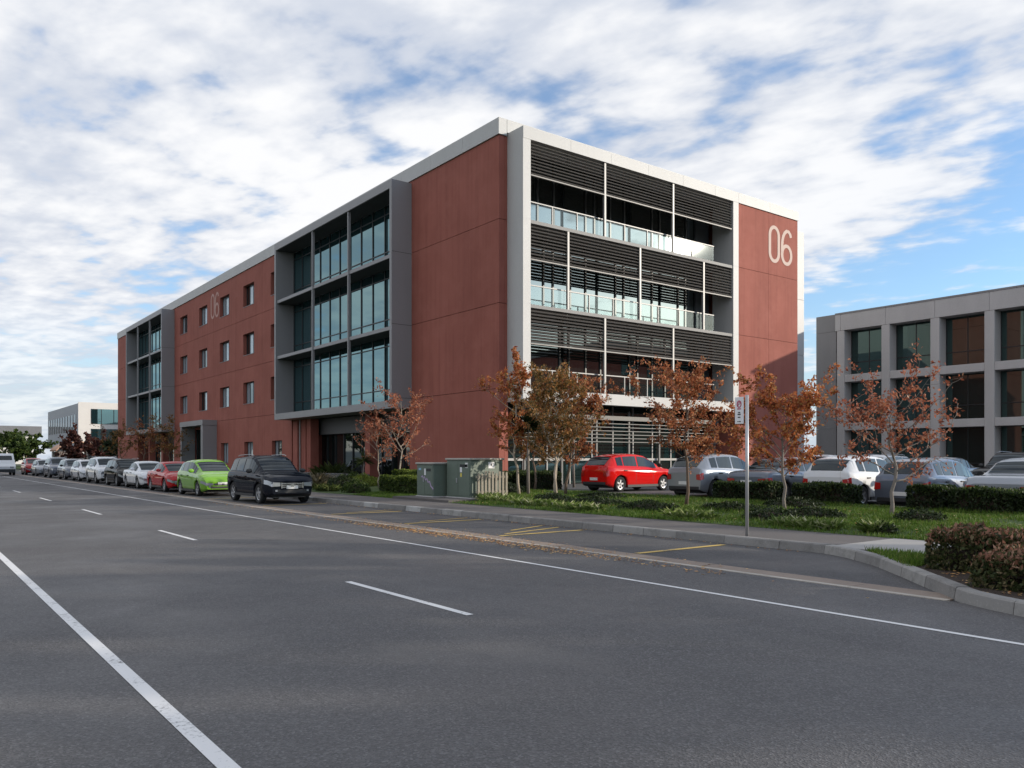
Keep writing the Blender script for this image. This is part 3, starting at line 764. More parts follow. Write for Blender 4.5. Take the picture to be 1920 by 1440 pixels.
box('wall', 23.8, 27.4, 169, 175.5, -.1, 2.9, 'far_brown', pv)
for q in (27.6, 29.4, 30.8): box('post', q, q + .25, 168.3, 168.55, -.1, 3.6, 'far_white', pv)

# ------------------------------------------------------------------ unseen buildings added to darken and fill the window reflections
ob = root('unseen_block', (92, -26, GB), 'unseen dark red block added to darken the window reflections', 'building')
box('wall', 74, 120, -44, -14, GB - .3, 16.2, 'red', ob); box('roof', 73.8, 120.2, -44.2, -13.8, 16.21, 17.0, 'pale_panel', ob)
for z0 in (1.2, 5.2, 9.2, 12.6):
    for k in range(9): box('window', 76 + k * 4.9, 79 + k * 4.9, -13.99, -13.93, z0, z0 + 2.0, 'glass_green', ob)
wb = root('warehouse', (-26, 150, 0), 'unseen white low warehouse added across the street for the reflections', 'building')
box('wall', -40, -20, 96, 230, -.1, 7.5, 'far_white', wb); box('roof', -40.4, -19.6, 95.6, 230.4, 7.51, 8.1, 'roof_grey', wb)
for k in range(16): box('window', -19.99, -19.93, 99 + k * 8.2, 103 + k * 8.2, 3.6, 6.0, 'glass_green', wb)

# ------------------------------------------------------------------ cars
def interp(pts, x):
    if x <= pts[0][0]: return pts[0][1]
    for (a, b), (c, d) in zip(pts, pts[1:]):
        if x <= c: return b + (d - b) * (x - a) / (c - a)
    return pts[-1][1]
CARS = {
 'suv': dict(W=1.84, R=.355, wx=(-1.36, 1.36), zb=.26, top=[(-2.22, 1.02), (-2.17, 1.12), (-1.95, 1.52), (-1.72, 1.66), (-.5, 1.72), (.2, 1.70), (.42, 1.63), (1.10, 1.16), (1.22, 1.12), (1.95, 1.02), (2.18, .93), (2.26, .82)],
      belt=[(-2.2, 1.10), (-1.2, 1.10), (1.1, 1.03)], ws=(.46, 1.08), rw=(-2.14, -1.80), sw=[(-1.78, -1.22), (-1.15, -.42), (-.33, .78)], rails=True),
 'hatch': dict(W=1.69, R=.30, wx=(-1.22, 1.26), zb=.19, top=[(-1.90, .86), (-1.86, 1.0), (-1.64, 1.29), (-1.44, 1.40), (-1.1, 1.46), (-.5, 1.50), (0, 1.49), (.3, 1.44), (1.20, 1.0), (1.34, .955), (1.72, .86), (1.93, .75), (2.02, .60)],
      belt=[(-1.9, 1.0), (-1.2, .98), (1.1, .88)], ws=(.40, 1.18), rw=(-1.83, -1.50), sw=[(-1.36, -1.04), (-.98, -.26), (-.18, .86)], rails=False),
 'sedan': dict(W=1.76, R=.315, wx=(-1.32, 1.34), zb=.20, top=[(-2.20, .82), (-2.14, .95), (-2.0, 1.0), (-1.42, 1.04), (-.80, 1.36), (-.5, 1.43), (-.1, 1.46), (.2, 1.44), (.40, 1.38), (1.14, .98), (1.24, .95), (1.9, .84), (2.14, .73), (2.22, .60)],
      belt=[(-2.2, .97), (-1.3, .98), (1.1, .88)], ws=(.44, 1.12), rw=(-1.38, -.82), sw=[(-1.02, -.62), (-.56, -.10), (-.02, .80)], rails=False),
 'wagon': dict(W=1.74, R=.31, wx=(-1.30, 1.30), zb=.21, top=[(-2.16, .92), (-2.12, 1.0), (-1.92, 1.34), (-1.76, 1.46), (-.6, 1.52), (.2, 1.50), (.40, 1.43), (1.12, 1.02), (1.22, .98), (1.86, .87), (2.08, .77), (2.16, .64)],
      belt=[(-2.2, .97), (-1.2, .97), (1.1, .90)], ws=(.45, 1.10), rw=(-2.10, -1.84), sw=[(-1.74, -1.16), (-1.08, -.36), (-.28, .80)], rails=True),
}
LAT = [.92, .975, 1.0, 1.0, .99, .965, .93, .905, .74, .66, .48, .24, 0.0]
TG = [.06, .85, .945, .995, 1.02, 1.03]
def build_car_meshes(kind):
    p = CARS[kind]; x0, x1 = p['top'][0][0], p['top'][-1][0]; Wh = p['W'] / 2; Rw = p['R']; Ra = Rw + .065
    xs = set(round(x, 3) for x in np.linspace(x0, x1, 40)) | {x0, x1, *p['ws'], *p['rw']} | {round(x, 3) for s in p['sw'] for x in s} | {x for x, _ in p['top']}
    for d in (.02, .05, .1, .16): xs |= {x0 + d, x1 - d}
    xs = {x for x in xs if min(abs(x + .37), abs(x - .62)) > .012} | {-.375, -.365, .615, .625}
    for c in p['wx']:
        for q in (-1, -.97, -.9, -.78, -.6, -.35, 0, .35, .6, .78, .9, .97, 1): xs.add(round(c + q * Ra, 4))
    xs = sorted(xs); xs = [xs[0]] + [b for a, b in zip(xs, xs[1:]) if b - a > .004]
    n = len(xs)
    zt = np.array([interp(p['top'], x) for x in xs])
    zt_s = zt.copy()
    for _ in range(2): zt_s[1:-1] = .25 * zt_s[:-2] + .5 * zt_s[1:-1] + .25 * zt_s[2:]
    zt = zt_s
    ring = []
    for i, x in enumerate(xs):
        dF, dB = x1 - x, x - x0
        f = 1 - .20 * max(0, 1 - dF / .55) ** 2.2 - .13 * max(0, 1 - dB / .42) ** 2.2 - .02 * max(0, 1 - dF / 1.2)
        wv = Wh * f
        zs = min(interp(p['belt'], x), zt[i] - .035)
        zl = p['zb'] + .10 * max(0, 1 - dF / .35) ** 2 + .10 * max(0, 1 - dB / .35) ** 2
        for c in p['wx']:
            if abs(x - c) < Ra: zl = max(zl, Rw + math.sqrt(Ra * Ra - (x - c) ** 2))
        b = p['belt'][1][1]
        rows = [zl, p['zb'] + .14, p['zb'] + .30, p['zb'] + .46, b - .20, zs - .055, zs]
        for k in range(7): rows[k] = min(max(rows[k], zl), zs)
        half = [(0.0, zl)] + [(LAT[k] * wv, rows[k]) for k in range(7)] + [(LAT[7 + k] * wv, zs + TG[k] * (zt[i] - zs)) for k in range(6)]
        ring.append(half)
    ring = np.array(ring)                                       # n, 14, (y, z)
    H = ring.shape[1]
    V = [(xs[i], s * ring[i, j, 0], ring[i, j, 1]) for s in (1, -1) for i in range(n) for j in range(H)]
    def vid(s, i, j): return (0 if s > 0 else n * H) + i * H + j
    F = []; FM = []
    for s in (1, -1):
        for i in range(n - 1):
            for j in range(H - 1):
                q = (vid(s, i, j), vid(s, i + 1, j), vid(s, i + 1, j + 1), vid(s, i, j + 1))
                F.append(q if s < 0 else q[::-1]); FM.append(1 if j == 0 else 0)
    nb = len(F)
    for i, flip in ((0, False), (n - 1, True)):                 # separate end caps stay crisp
        o = len(V); loop = [(xs[i], ring[i, j, 0], ring[i, j, 1]) for j in range(H)] + [(xs[i], -ring[i, j, 0], ring[i, j, 1]) for j in range(H - 2, 0, -1)]
        V += loop; f_ = tuple(range(o, o + len(loop))); F.append(f_[::-1] if flip else f_); FM.append(0)
    me = bpy.data.meshes.new('body'); me.from_pydata(V, [], F); me.materials.append(M['paint_white']); me.materials.append(M['black_plastic'])
    me.polygons.foreach_set('material_index', FM); me.polygons.foreach_set('use_smooth', [k < nb for k in range(len(F))])
    bm = bmesh.new(); bm.from_mesh(me); bmesh.ops.remove_doubles(bm, verts=[q for q in bm.verts if x0 + .001 < q.co.x < x1 - .001], dist=.0009)
    bmesh.ops.recalc_face_normals(bm, faces=bm.faces); bm.to_mesh(me); bm.free()
    P3 = np.array([[(xs[i], ring[i, j, 0], ring[i, j, 1]) for j in range(H)] for i in range(n)])
    def patch(xa, xb, ja, jb, sides, mat, name, off=.007, cut=0.0, f0=0., f1=1.):
        """glass or lens lying on the body grid between stations xa..xb and ring rows ja..jb"""
        I = [i for i in range(n) if xa - 1e-4 <= xs[i] <= xb + 1e-4]; V_ = []; F_ = []
        for s in sides:
            o = len(V_)
            G = P3[I][:, ja:jb + 1].copy()
            if f1 < 1 or f0 > 0:                                # trim rows towards the middle of the band
                lo, hi = G[:, :1], G[:, -1:]
                if ja + 1 == jb: G = np.concatenate([lo + (hi - lo) * f0, lo + (hi - lo) * f1], 1)
            m_, r_ = G.shape[:2]
            du = np.gradient(G, axis=0) if m_ > 1 else np.zeros_like(G)
            dv = np.gradient(G, axis=1) if r_ > 1 else np.zeros_like(G)
            nn = np.cross(du, dv); ln = np.linalg.norm(nn, axis=2, keepdims=True); nn = nn / np.maximum(ln, 1e-9)
            if (nn[..., 1] * 1.0 + nn[..., 2]).mean() < 0: nn = -nn
            G = G + nn * off; G[..., 1] *= s
            V_ += [tuple(q) for q in G.reshape(-1, 3)]
            for i in range(m_ - 1):
                for j in range(r_ - 1):
                    q = (o + i * r_ + j, o + (i + 1) * r_ + j, o + (i + 1) * r_ + j + 1, o + i * r_ + j + 1); F_.append(q if s < 0 else q[::-1])
        return mk(name, V_, F_, mat, True)
    out = {'body': me, 'p': p, 'x0': x0, 'x1': x1}
    out['windscreen'] = patch(*p['ws'], 10, 13, (1, -1), 'car_glass', 'windscreen')
    out['rear_window'] = patch(*p['rw'], 10, 13, (1, -1), 'car_glass', 'rear_window')
    out['side'] = [(patch(a, b, 8, 9, (s,), 'car_glass', 'side_window', f0=.06, f1=.97)) for a, b in p['sw'] for s in (1, -1)]
    zb = p['zb']; b = p['belt'][1][1]; big = kind == 'suv'
    jF = lambda i: P3[i]
    # lamps: wrap-round patch on the flank plus a lens on the end face
    def lamp(front, s, name, mat, zlo, zhi, ylo, wrap, taper):
        xe = x1 if front else x0; sg = 1 if front else -1; e = .012
        I = [i for i in range(n) if (xs[i] >= x1 - wrap if front else xs[i] <= x0 + wrap)]
        if not front: I = I[::-1]
        yw = lambda i, z: float(np.interp(z, P3[i, 1:8, 2] + np.arange(7) * 1e-6, P3[i, 1:8, 1]))
        V_ = []; F_ = []; m_ = len(I)
        for k, i in enumerate(I):                                # from the flank round to the end face
            t_ = k / max(1, m_ - 1); zt_i = float(P3[i, 7, 2]) - .012
            lo = zlo + (1 - t_) * taper; hi = min(zhi + (1 - t_) * taper * .9, zt_i)
            lo = min(lo, hi - .02)
            for z_ in (lo, hi): V_.append((xs[i] + sg * e * t_, s * (yw(i, z_) + e), z_))
        zc = min(zhi, float(P3[-1 if front else 0, 7, 2]) - .012)
        V_ += [(xe + sg * e, s * ylo, zlo + .02), (xe + sg * e, s * ylo, zc - .015)]
        for k in range(m_): 
            q = (2 * k, 2 * k + 2, 2 * k + 3, 2 * k + 1); F_.append(q)
        return mk(name, V_, F_, mat)
    nose = P3[n - 1]; tail = P3[0]; wn = float(nose[3, 1]); wt = float(tail[3, 1])
    zn = float(nose[7, 2]); ztl = float(tail[7, 2])
    out['head'] = [lamp(True, s, 'headlight', 'head_lens', zn - (.17 if big else .13), zn - .01, wn * .60, .36, .10) for s in (1, -1)]
    if kind in ('sedan',): out['tail'] = [lamp(False, s, 'tail_light', 'tail_lens', ztl - .17, ztl - .0, wt * .60, .20, .02) for s in (1, -1)]
    else: out['tail'] = [lamp(False, s, 'tail_light', 'tail_lens', ztl - .22, ztl + .0, wt * .76, .15, .04) for s in (1, -1)]
    # front: grille, intake, plate; rear: plate, lower bumper
    g = MB()
    g.box(x1 - .05, x1 + .012, -wn * .52, wn * .52, zn - (.22 if big else .12), zn - .03)
    out['grille'] = mk('grille', g.v, g.f, 'black_plastic')
    g = MB(); zt_ = zn - (.22 if big else .12)
    hh = zn - .03 - zt_
    for k in range(3 if big else 1):
        zc = zt_ + hh * (k + .5) / (3 if big else 1); g.box(x1 + .012, x1 + .03, -wn * .54, wn * .54, zc - .012, zc + .012)
    if big:
        for s in (-1, 1): g.box(x1 + .005, x1 + .034, s * wn * .54 - .02, s * wn * .54 + .02, zt_ - .01, zn - .02)
        g.box(x1 + .03, x1 + .045, -.11, .11, zt_ + hh * .5 - .022, zt_ + hh * .5 + .022); g.box(x1 + .032, x1 + .05, -.05, .05, zt_ + hh * .5 - .045, zt_ + hh * .5 + .045)
    else: g.box(x1 + .02, x1 + .036, -.05, .05, zt_ + hh * .5 - .035, zt_ + hh * .5 + .035)
    out['trim'] = mk('grille_bar', g.v, g.f, 'chrome')
    g = MB().box(x1 - .06, x1 + .008, -wn * .74, wn * .74, zb + .13, zb + (.25 if big else .22)); out['intake'] = mk('air_intake', g.v, g.f, 'black_plastic')
    g = MB().box(x1 + .006, x1 + .03, -.21, .21, zb + .28, zb + .39); out['plate_f'] = mk('number_plate', g.v, g.f, 'plate_white')
    g = MB().box(x0 - .022, x0 + .0, -.21, .21, zb + (.26 if kind != 'sedan' else .40), zb + (.37 if kind != 'sedan' else .51)); out['plate_r'] = mk('number_plate', g.v, g.f, 'plate_white')
    g = MB().box(x0 - .012, x0 + .1, -wt * .9, wt * .9, zb + .10, zb + .20); out['bumper_r'] = mk('rear_bumper_trim', g.v, g.f, 'black_plastic')
    def both(name, mat, fn):
        r_ = []
        for s in (-1, 1): g = MB(); fn(g, s); r_.append(mk(name, g.v, g.f, mat))
        return r_
    out['fog'] = both('fog_light', 'head_lens', lambda g, s: g.box(x1 - .04, x1 + .016, s * wn * .80 - .04, s * wn * .80 + .04, zb + .18, zb + .25))
    out['sill'] = both('side_sill', 'black_plastic', lambda g, s: g.box(p['wx'][0] + Ra, p['wx'][1] - Ra, s * Wh * .985 - .025, s * Wh * .985 + .02, zb - .01, zb + .085))
    g = MB().box(x0 + .25, x1 - .25, -Wh * .66, Wh * .66, zb - .04, .66); out['under'] = mk('underbody', g.v, g.f, 'black_plastic')
    out['handle'] = []; out['gap'] = []
    for hx in ((-.95, -.05) if kind != 'suv' else (-.95, .02)):
        out['handle'] += both('door_handle', 'black_plastic', lambda g, s: g.box(hx - .09, hx + .09, s * (Wh * .985) - .02, s * (Wh * .985) + .022, b - .16, b - .125))
    for hx in (-.37, .62):                                      # shut lines of the doors
        for s in (1, -1): out['gap'].append(patch(hx - .005, hx + .005, 2, 7, (s,), 'black_plastic', 'shut_line', off=.0012))
    # mirrors
    mm = []
    for s in (1, -1):
        bm = bmesh.new(); bmesh.ops.create_icosphere(bm, subdivisions=2, radius=1)
        bmesh.ops.scale(bm, vec=(.07, .12, .085), verts=bm.verts); bmesh.ops.translate(bm, vec=(p['ws'][1] - .32, s * (Wh + .09), b + .06), verts=bm.verts)
        for q in bm.verts:
            if q.co.x < p['ws'][1] - .35: q.co.x = p['ws'][1] - .35
        me2 = bpy.data.meshes.new('mirror'); bm.to_mesh(me2); bm.free(); me2.materials.append(M['black_plastic']); mm.append(me2)
    out['mirror'] = mm
    if p['rails']:
        def rail_(g, s): g.tube([(-1.55, s * Wh * .66, interp(p['top'], -1.55) + .03), (-1.3, s * Wh * .67, interp(p['top'], -1.3) + .05), (-.2, s * Wh * .67, interp(p['top'], -.2) + .05), (.15, s * Wh * .66, interp(p['top'], .15) + .02)], .013, 6)
        out['rail'] = both('roof_rail', 'galv', rail_)
    # wheel (axis y): tyre by lathe, rim with five spokes
    prof = [(Rw * .64, -.095), (Rw * .90, -.105), (Rw, -.075), (Rw, .075), (Rw * .90, .105), (Rw * .64, .095)]
    V_ = []; F_ = []; ns = 28
    for k in range(ns):
        a = 2 * math.pi * k / ns
        for r_, y_ in prof: V_.append((r_ * math.cos(a), y_, r_ * math.sin(a)))
    np_ = len(prof)
    for k in range(ns):
        k2 = (k + 1) % ns
        for j in range(np_):
            j2 = (j + 1) % np_; F_.append((k * np_ + j, k * np_ + j2, k2 * np_ + j2, k2 * np_ + j))
    out['tyre'] = mk('wheel', V_, F_, 'rubber', False)
    g = MB(); ro = Rw * .66
    rim = []
    for k in range(ns):
        a0, a1 = 2 * math.pi * k / ns, 2 * math.pi * (k + 1) / ns; o = len(g.v)
        for a in (a0, a1):
            for r_, y_ in ((ro, .088), (ro * .86, .080), (ro * .84, .02)): g.v.append((r_ * math.cos(a), y_, r_ * math.sin(a)))
        g.f += [(o, o + 3, o + 4, o + 1), (o + 1, o + 4, o + 5, o + 2)]
    for k in range(5):
        a = 2 * math.pi * k / 5 + .3; ca, sa = math.cos(a), math.sin(a); o = len(g.v)
        for r_, hw in ((.02, Rw * .13), (ro * .9, Rw * .095)):
            for y_ in (.035, .078):
                for s in (-1, 1): g.v.append((r_ * ca - s * hw * sa, y_, r_ * sa + s * hw * ca))
        g.f += [(o + 2, o + 3, o + 7, o + 6), (o, o + 2, o + 6, o + 4), (o + 1, o + 5, o + 7, o + 3), (o, o + 4, o + 5, o + 1)]
    out['rim'] = mk('rim', g.v, g.f, 'rim_metal')
    g = MB(); g.tube([(0, .0, 0), (0, .03, 0)], ro * .86, 20); out['hub'] = mk('brake_disc', g.v, g.f, 'black_plastic')
    return out
CM = {k: build_car_meshes(k) for k in CARS}
def car(kind, front_wheel, rz, paint, name, label, group, z=0.0, scale=1.0, rim=True):
    """front_wheel: (x, y) of the middle of the front axle; rz: heading of the nose from +X"""
    c = CM[kind]; p = c['p']
    W0 = Matrix.Rotation(rz, 4, 'Z')
    off = W0 @ Vector((p['wx'][1] * scale, 0, 0))
    r = bpy.data.objects.new(name, None); r.empty_display_size = .3
    W_ = Matrix.Translation((front_wheel[0] - off.x, front_wheel[1] - off.y, z)) @ W0 @ Matrix.Scale(scale, 4)
    link(r, None, W_); tag(r, label, 'car', group)
    b = put('body', c['body'], r, W_)
    b.material_slots[0].link = 'OBJECT'; b.material_slots[0].material = M[paint]
    for nm in ('windscreen', 'rear_window'): put(nm, c[nm], b, W_)
    for me in c['side']: put('side_window', me, b, W_)
    for me in c['head']: put('headlight', me, r, W_)
    for me in c['tail']: put('tail_light', me, r, W_)
    gr = put('grille', c['grille'], r, W_); put('grille_bar', c['trim'], gr, W_)
    put('air_intake', c['intake'], r, W_); put('number_plate', c['plate_f'], r, W_); put('number_plate', c['plate_r'], r, W_)
    put('rear_bumper_trim', c['bumper_r'], r, W_); [put('fog_light', q, r, W_) for q in c['fog']]; [put('side_sill', q, r, W_) for q in c['sill']]
    put('underbody', c['under'], r, W_); [put('door_handle', q, b, W_) for q in c['handle']]; [put('shut_line', q, b, W_) for q in c['gap']]
    for me in c['mirror']:
        mo = put('mirror', me, r, W_)
        if paint in ('paint_green', 'paint_red', 'paint_white', 'paint_pearl', 'paint_silver'):
            mo.material_slots[0].link = 'OBJECT'; mo.material_slots[0].material = M[paint]
    if 'rail' in c: [put('roof_rail', q, r, W_) for q in c['rail']]
    for wx in p['wx']:
        for s in (1, -1):
            Wl = W_ @ Matrix.Translation((wx, s * (p['W'] / 2 - .125), p['R'])) @ (Matrix.Identity(4) if s > 0 else Matrix.Rotation(math.pi, 4, 'Z')) @ Matrix.Rotation(rng.uniform(0, 1.2), 4, 'Y')
            wo_ = put('wheel', c['tyre'], r, Wl); put('rim', c['rim'], wo_, Wl); put('brake_disc', c['hub'], wo_, Wl)
    return r
SG = 'cars parked along the street'; DN = -math.pi / 2
car('suv', (11.15, 28.42), DN, 'paint_navy', 'parked_car', 'dark navy SUV with chrome grille, nearest of the street-side parked cars', SG)
car('hatch', (11.08, 35.7), DN, 'paint_green', 'parked_car', 'bright lime green hatchback parked behind the dark SUV', SG, scale=1.04)
car('sedan', (11.12, 41.2), DN, 'paint_red', 'parked_car', 'red saloon parked behind the lime green hatchback', SG)
car('sedan', (11.12, 46.7), DN, 'paint_white', 'parked_car', 'white saloon parked between the red saloon and the black car', SG)
car('wagon', (11.1, 51.6), DN, 'paint_black', 'parked_car', 'black estate car parked along the street behind a white saloon', SG, scale=1.05)
car('suv', (11.12, 57.9), DN, 'paint_white', 'parked_car', 'tall white SUV parked behind the black estate car', SG)
car('wagon', (11.1, 64.1), DN, 'paint_pearl', 'parked_car', 'off-white estate car parked behind the tall white SUV', SG)
car('wagon', (11.1, 69.9), DN, 'paint_grey', 'parked_car', 'dark grey estate car parked behind the off-white estate', SG, scale=1.04)
car('suv', (11.1, 77.6), DN, 'paint_blue_grey', 'parked_car', 'blue-grey SUV parked far along the street', SG)
car('wagon', (11.1, 85.9), DN, 'paint_silver', 'parked_car', 'silver estate parked between the blue-grey SUV and the farthest red car', SG)
car('hatch', (11.1, 93.4), DN, 'paint_red', 'parked_car', 'small red hatchback, farthest of the street-side parked cars', SG, scale=1.1)
PG = 'cars parked nose-in in the car park'; ZP = .292
def park(kind, xr, yc, paint, label, scale=1.0, rz=0.0, grp=PG):
    p = CARS[kind]; xf = xr + (p['wx'][1] - p['top'][0][0]) * scale
    return car(kind, (xf, yc), rz, paint, 'parked_car', label, grp, cpz(yc) + .003, scale)
park('hatch', 22.05, 23.65, 'paint_bright_red', 'bright red hatchback in the car park, its tail to the lawn')
park('hatch', 22.0, 19.0, 'paint_silver', 'silver hatchback parked beyond the bright red hatchback, behind a tree trunk', 1.02)
park('sedan', 22.1, 16.45, 'paint_grey', 'dark grey saloon half hidden behind the hedge by the sign post')
park('hatch', 22.7, 14.0, 'paint_white', 'white hatchback parked behind the hedge with red tail lights', 1.04)
park('hatch', 22.1, 11.35, 'paint_blue_grey', 'slate grey hatchback with white plate behind the sparse tree', 1.0)
park('sedan', 21.9, 8.75, 'paint_silver', 'silver saloon at the right edge of the car park row', 1.03)
QG = 'cars in the second row of the car park'
def park2(kind, xr, yc, paint, label):
    p = CARS[kind]; return car(kind, (xr, yc), math.pi, paint, 'parked_car', label, QG, cpz(yc) + .003)
park2('wagon', 36.2, 20.4, 'paint_white', 'white estate car in the second parking row behind the rust tree')
park2('hatch', 36.2, 23.2, 'paint_pearl', 'pale hatchback in the second parking row before the red end wall')
park2('suv', 36.2, 14.4, 'paint_black', 'black SUV in the second parking row behind the silver saloon')
park2('sedan', 36.2, 17.3, 'paint_grey', 'dark grey saloon in the second parking row')
# white van coming down the far carriageway
van = root('van', (8.2, 93, 0), 'white van on the road at the far left', 'van')
g = MB()
side = [(-2.4, .3), (2.35, .3), (2.4, .85), (2.05, 1.1), (1.35, 1.95), (1.1, 2.1), (-2.3, 2.1), (-2.4, 1.9)]
V_ = []
for s, wv in ((1, .95), (-1, .95)):
    for (a_, z_) in side: V_.append((8.2 + s * (wv - .10 * max(0, z_ - 1.0)), 93 - a_, z_))
n_ = len(side); F_ = [tuple(range(n_)), tuple(reversed(range(n_, 2 * n_)))] + [(i, n_ + i, n_ + (i + 1) % n_, (i + 1) % n_) for i in range(n_)]
put('body', mk('body', V_, F_, 'paint_white'), van)
put('windscreen', mk('windscreen', [(7.45, 91.0, 1.15), (8.95, 91.0, 1.15), (8.88, 91.58, 1.88), (7.52, 91.58, 1.88)], [(0, 1, 2, 3)], 'car_glass'), van)
box('side_window', 9.06, 9.10, 91.3, 92.5, 1.2, 1.75, 'car_glass', van); box('side_window', 7.30, 7.34, 91.3, 92.5, 1.2, 1.75, 'car_glass', van)
box('bumper', 7.3, 9.1, 90.55, 90.68, .3, .6, 'black_plastic', van)
for s in (-.62, .62): box('headlight', 8.2 + s - .16, 8.2 + s + .16, 90.60, 90.72, .68, .86, 'head_lens', van)
for dx in (-.86, .86):
    for dy in (-1.5, 1.45):
        put('wheel', CM['wagon']['tyre'], van, Matrix.Translation((8.2 + dx, 93 + dy, .31)) @ Matrix.Rotation(R(90), 4, 'Z'))

# ------------------------------------------------------------------ street furniture
sp = root('parking_sign', (12.79, 9.5, .14), 'tall galvanised post with narrow white parking sign at the kerb', 'sign')
MB().tube([(12.79, 9.5, .1), (12.79, 9.5, 2.80)], .032, 12).build('post', 'galv', sp, True)
pl_ = box('sign_plate', 12.745, 12.755, 9.545, 9.745, 2.26, 2.77, 'sign_white', sp, .004)
def mark(name, pts, mat, parent, x=12.7425): return put(name, mk(name, [(x, a_, b_) for a_, b_ in pts], [tuple(range(len(pts)))], mat), parent)
# local axis: reading direction runs towards -Y
def rect(cy_, cz_, w_, h_): return [(cy_ - w_ / 2, cz_ - h_ / 2), (cy_ + w_ / 2, cz_ - h_ / 2), (cy_ + w_ / 2, cz_ + h_ / 2), (cy_ - w_ / 2, cz_ + h_ / 2)]
vs_, fs_ = stroke([(9.645 + .045 * math.cos(R(a_)), 2.635 + .060 * math.sin(R(a_))) for a_ in range(0, 361, 20)], .022)
put('red_ring', mk('red_ring', [(12.7425, q[0], q[1]) for q in vs_], fs_, 'sign_red'), pl_)
vs_, fs_ = stroke([(9.665, 2.60), (9.665, 2.67), (9.64, 2.675), (9.625, 2.66), (9.625, 2.645), (9.64, 2.632), (9.665, 2.632)], .013)
put('letter_p', mk('letter_p', [(12.7415, q[0], q[1]) for q in vs_], fs_, 'sign_red'), pl_)
mark('bar_mark', rect(9.645, 2.545, .085, .022), 'sign_red', pl_)
for cz_, w_, h_ in ((2.475, .05, .022), (2.44, .07, .026), (2.385, .06, .022)): mark('line_of_print', rect(9.645, cz_, w_, h_), 'sign_black', pl_)
mark('arrow', [(9.60, 2.305), (9.63, 2.288), (9.63, 2.299), (9.69, 2.299), (9.69, 2.311), (9.63, 2.311), (9.63, 2.322)], 'sign_black', pl_)

def cabinet(x0, x1, y0, y1, h, label, extra):
    r = root('utility_cabinet', ((x0 + x1) / 2, (y0 + y1) / 2, .14), label, 'cabinet', 'green utility cabinets beside the footpath')
    box('plinth', x0 - .04, x1 + .04, y0 - .04, y1 + .04, .05, .24, 'concrete', r, .01)
    bo = box('case', x0, x1, y0, y1, .24, h - .07, 'cabinet_green', r, .012)
    box('lid', x0 - .05, x1 + .05, y0 - .05, y1 + .05, h - .068, h, 'cabinet_top', r, .015)
    ym = (y0 + y1) / 2
    for a_, b_ in ((y0 + .03, ym - .008), (ym + .008, y1 - .03)):
        d = box('door', x0 - .014, x0 - .001, a_, b_, .30, h - .12, 'cabinet_green', r, .004)
    box('handle', x0 - .045, x0 - .015, ym + .04, ym + .08, .75, .92, 'galv', r, .004)
    box('vent', x0 - .018, x0 - .0145, y0 + .15, ym - .12, h - .32, h - .22, 'black_plastic', r)
    extra(r, x0, y0, y1, h)
    return r
def ex1(r, x0, y0, y1, h):
    box('label_plate', x0 - .018, x0 - .0145, y1 - .32, y1 - .16, h - .28, h - .20, 'sky_blue_sign', r)
    box('label_plate', x0 - .018, x0 - .0145, y0 + .50, y0 + .60, h - .46, h - .22, 'sign_white', r)
    vs_, fs_ = stroke([(25.75, .92), (25.68, .97), (25.6, .88), (25.55, .95), (25.45, .82), (25.36, .88), (25.28, .74), (25.18, .78), (25.08, .60), (25.0, .56), (24.93, .50)], .055)
    put('graffiti', mk('graffiti', [(x0 - .0185, q[0], q[1]) for q in vs_], fs_, 'graffiti'), r)
def ex2(r, x0, y0, y1, h):
    box('label_plate', x0 - .018, x0 - .0145, y0 + .14, y0 + .30, h - .34, h - .16, 'plate_white', r)
    box('label_plate', x0 - .019, x0 - .0145, y0 + .50, y0 + .62, h - .50, h - .32, 'sign_white', r)
    box('warning_sticker', x0 - .018, x0 - .0145, y0 + .51, y0 + .60, h - .66, h - .53, 'sticker_yellow', r)
    box('notice', 16.62, 16.88, y0 - .006, y0 - .001, h - .36, h - .14, 'sign_white', r)
    box('notice_mark', 16.73, 16.78, y0 - .009, y0 - .0065, h - .28, h - .20, 'sign_black', r)
cabinet(15.40, 16.45, 24.95, 26.1, 1.46, 'smaller green utility cabinet with purple graffiti on its doors', ex1)
cabinet(15.85, 17.25, 23.25, 24.75, 1.62, 'larger green utility cabinet with white notice beside the picket fence', ex2)
pf = root('picket_fence', (16.6, 23.0, .17), 'short weathered picket fence against the larger green cabinet', 'fence')
for k in range(9): box('picket', 15.98 + k * .15, 16.07 + k * .15, 22.98, 23.0, .15, 1.12 + rng.uniform(-.05, .06), 'timber', pf, .004)
for z_ in (.40, .92): box('rail', 15.95, 17.3, 23.005, 23.05, z_, z_ + .08, 'timber', pf)
sw = root('garden_wall', (20, 47, .2), 'low dark stone garden wall along the planting below the balcony', 'wall')
q = 40.0; k_ = 0
while q < 53:
    ln = rng.uniform(.55, .95)
    for r_ in range(2): box('stone', 20.4, 20.75 + rng.uniform(-.02, .02), q + r_ * .2 + .01, q + r_ * .2 + ln - .01, .15 + r_ * .30, .44 + r_ * .30, 'stone_wall', sw, .02)
    q += ln
lp = root('street_lamp', (9.5, 135, 0), 'slender street lamp on the left edge before the far trees', 'lamp post')
MB().tube([(9.9, 135, 0), (9.9, 135, 4.2), (9.4, 135, 4.5)], [.09, .06, .05], 8).build('pole', 'galv', lp, True); box('lamp_head', 8.7, 9.5, 134.85, 135.15, 4.45, 4.6, 'white_metal', lp, .03)
bo_ = root('bollard_light', (22.2, 60.8, GB), 'slim pale bollard post standing at the corner of the balcony undercroft', 'bollard')
bo_.location.x += 0
MB().tube([(21.2, 53.7, .2), (21.2, 53.7, 1.15)], .07, 10).build('post', 'galv', bo_, True); box('cap', 21.11, 21.29, 53.61, 53.79, 1.15, 1.2, 'galv', bo_, .01)

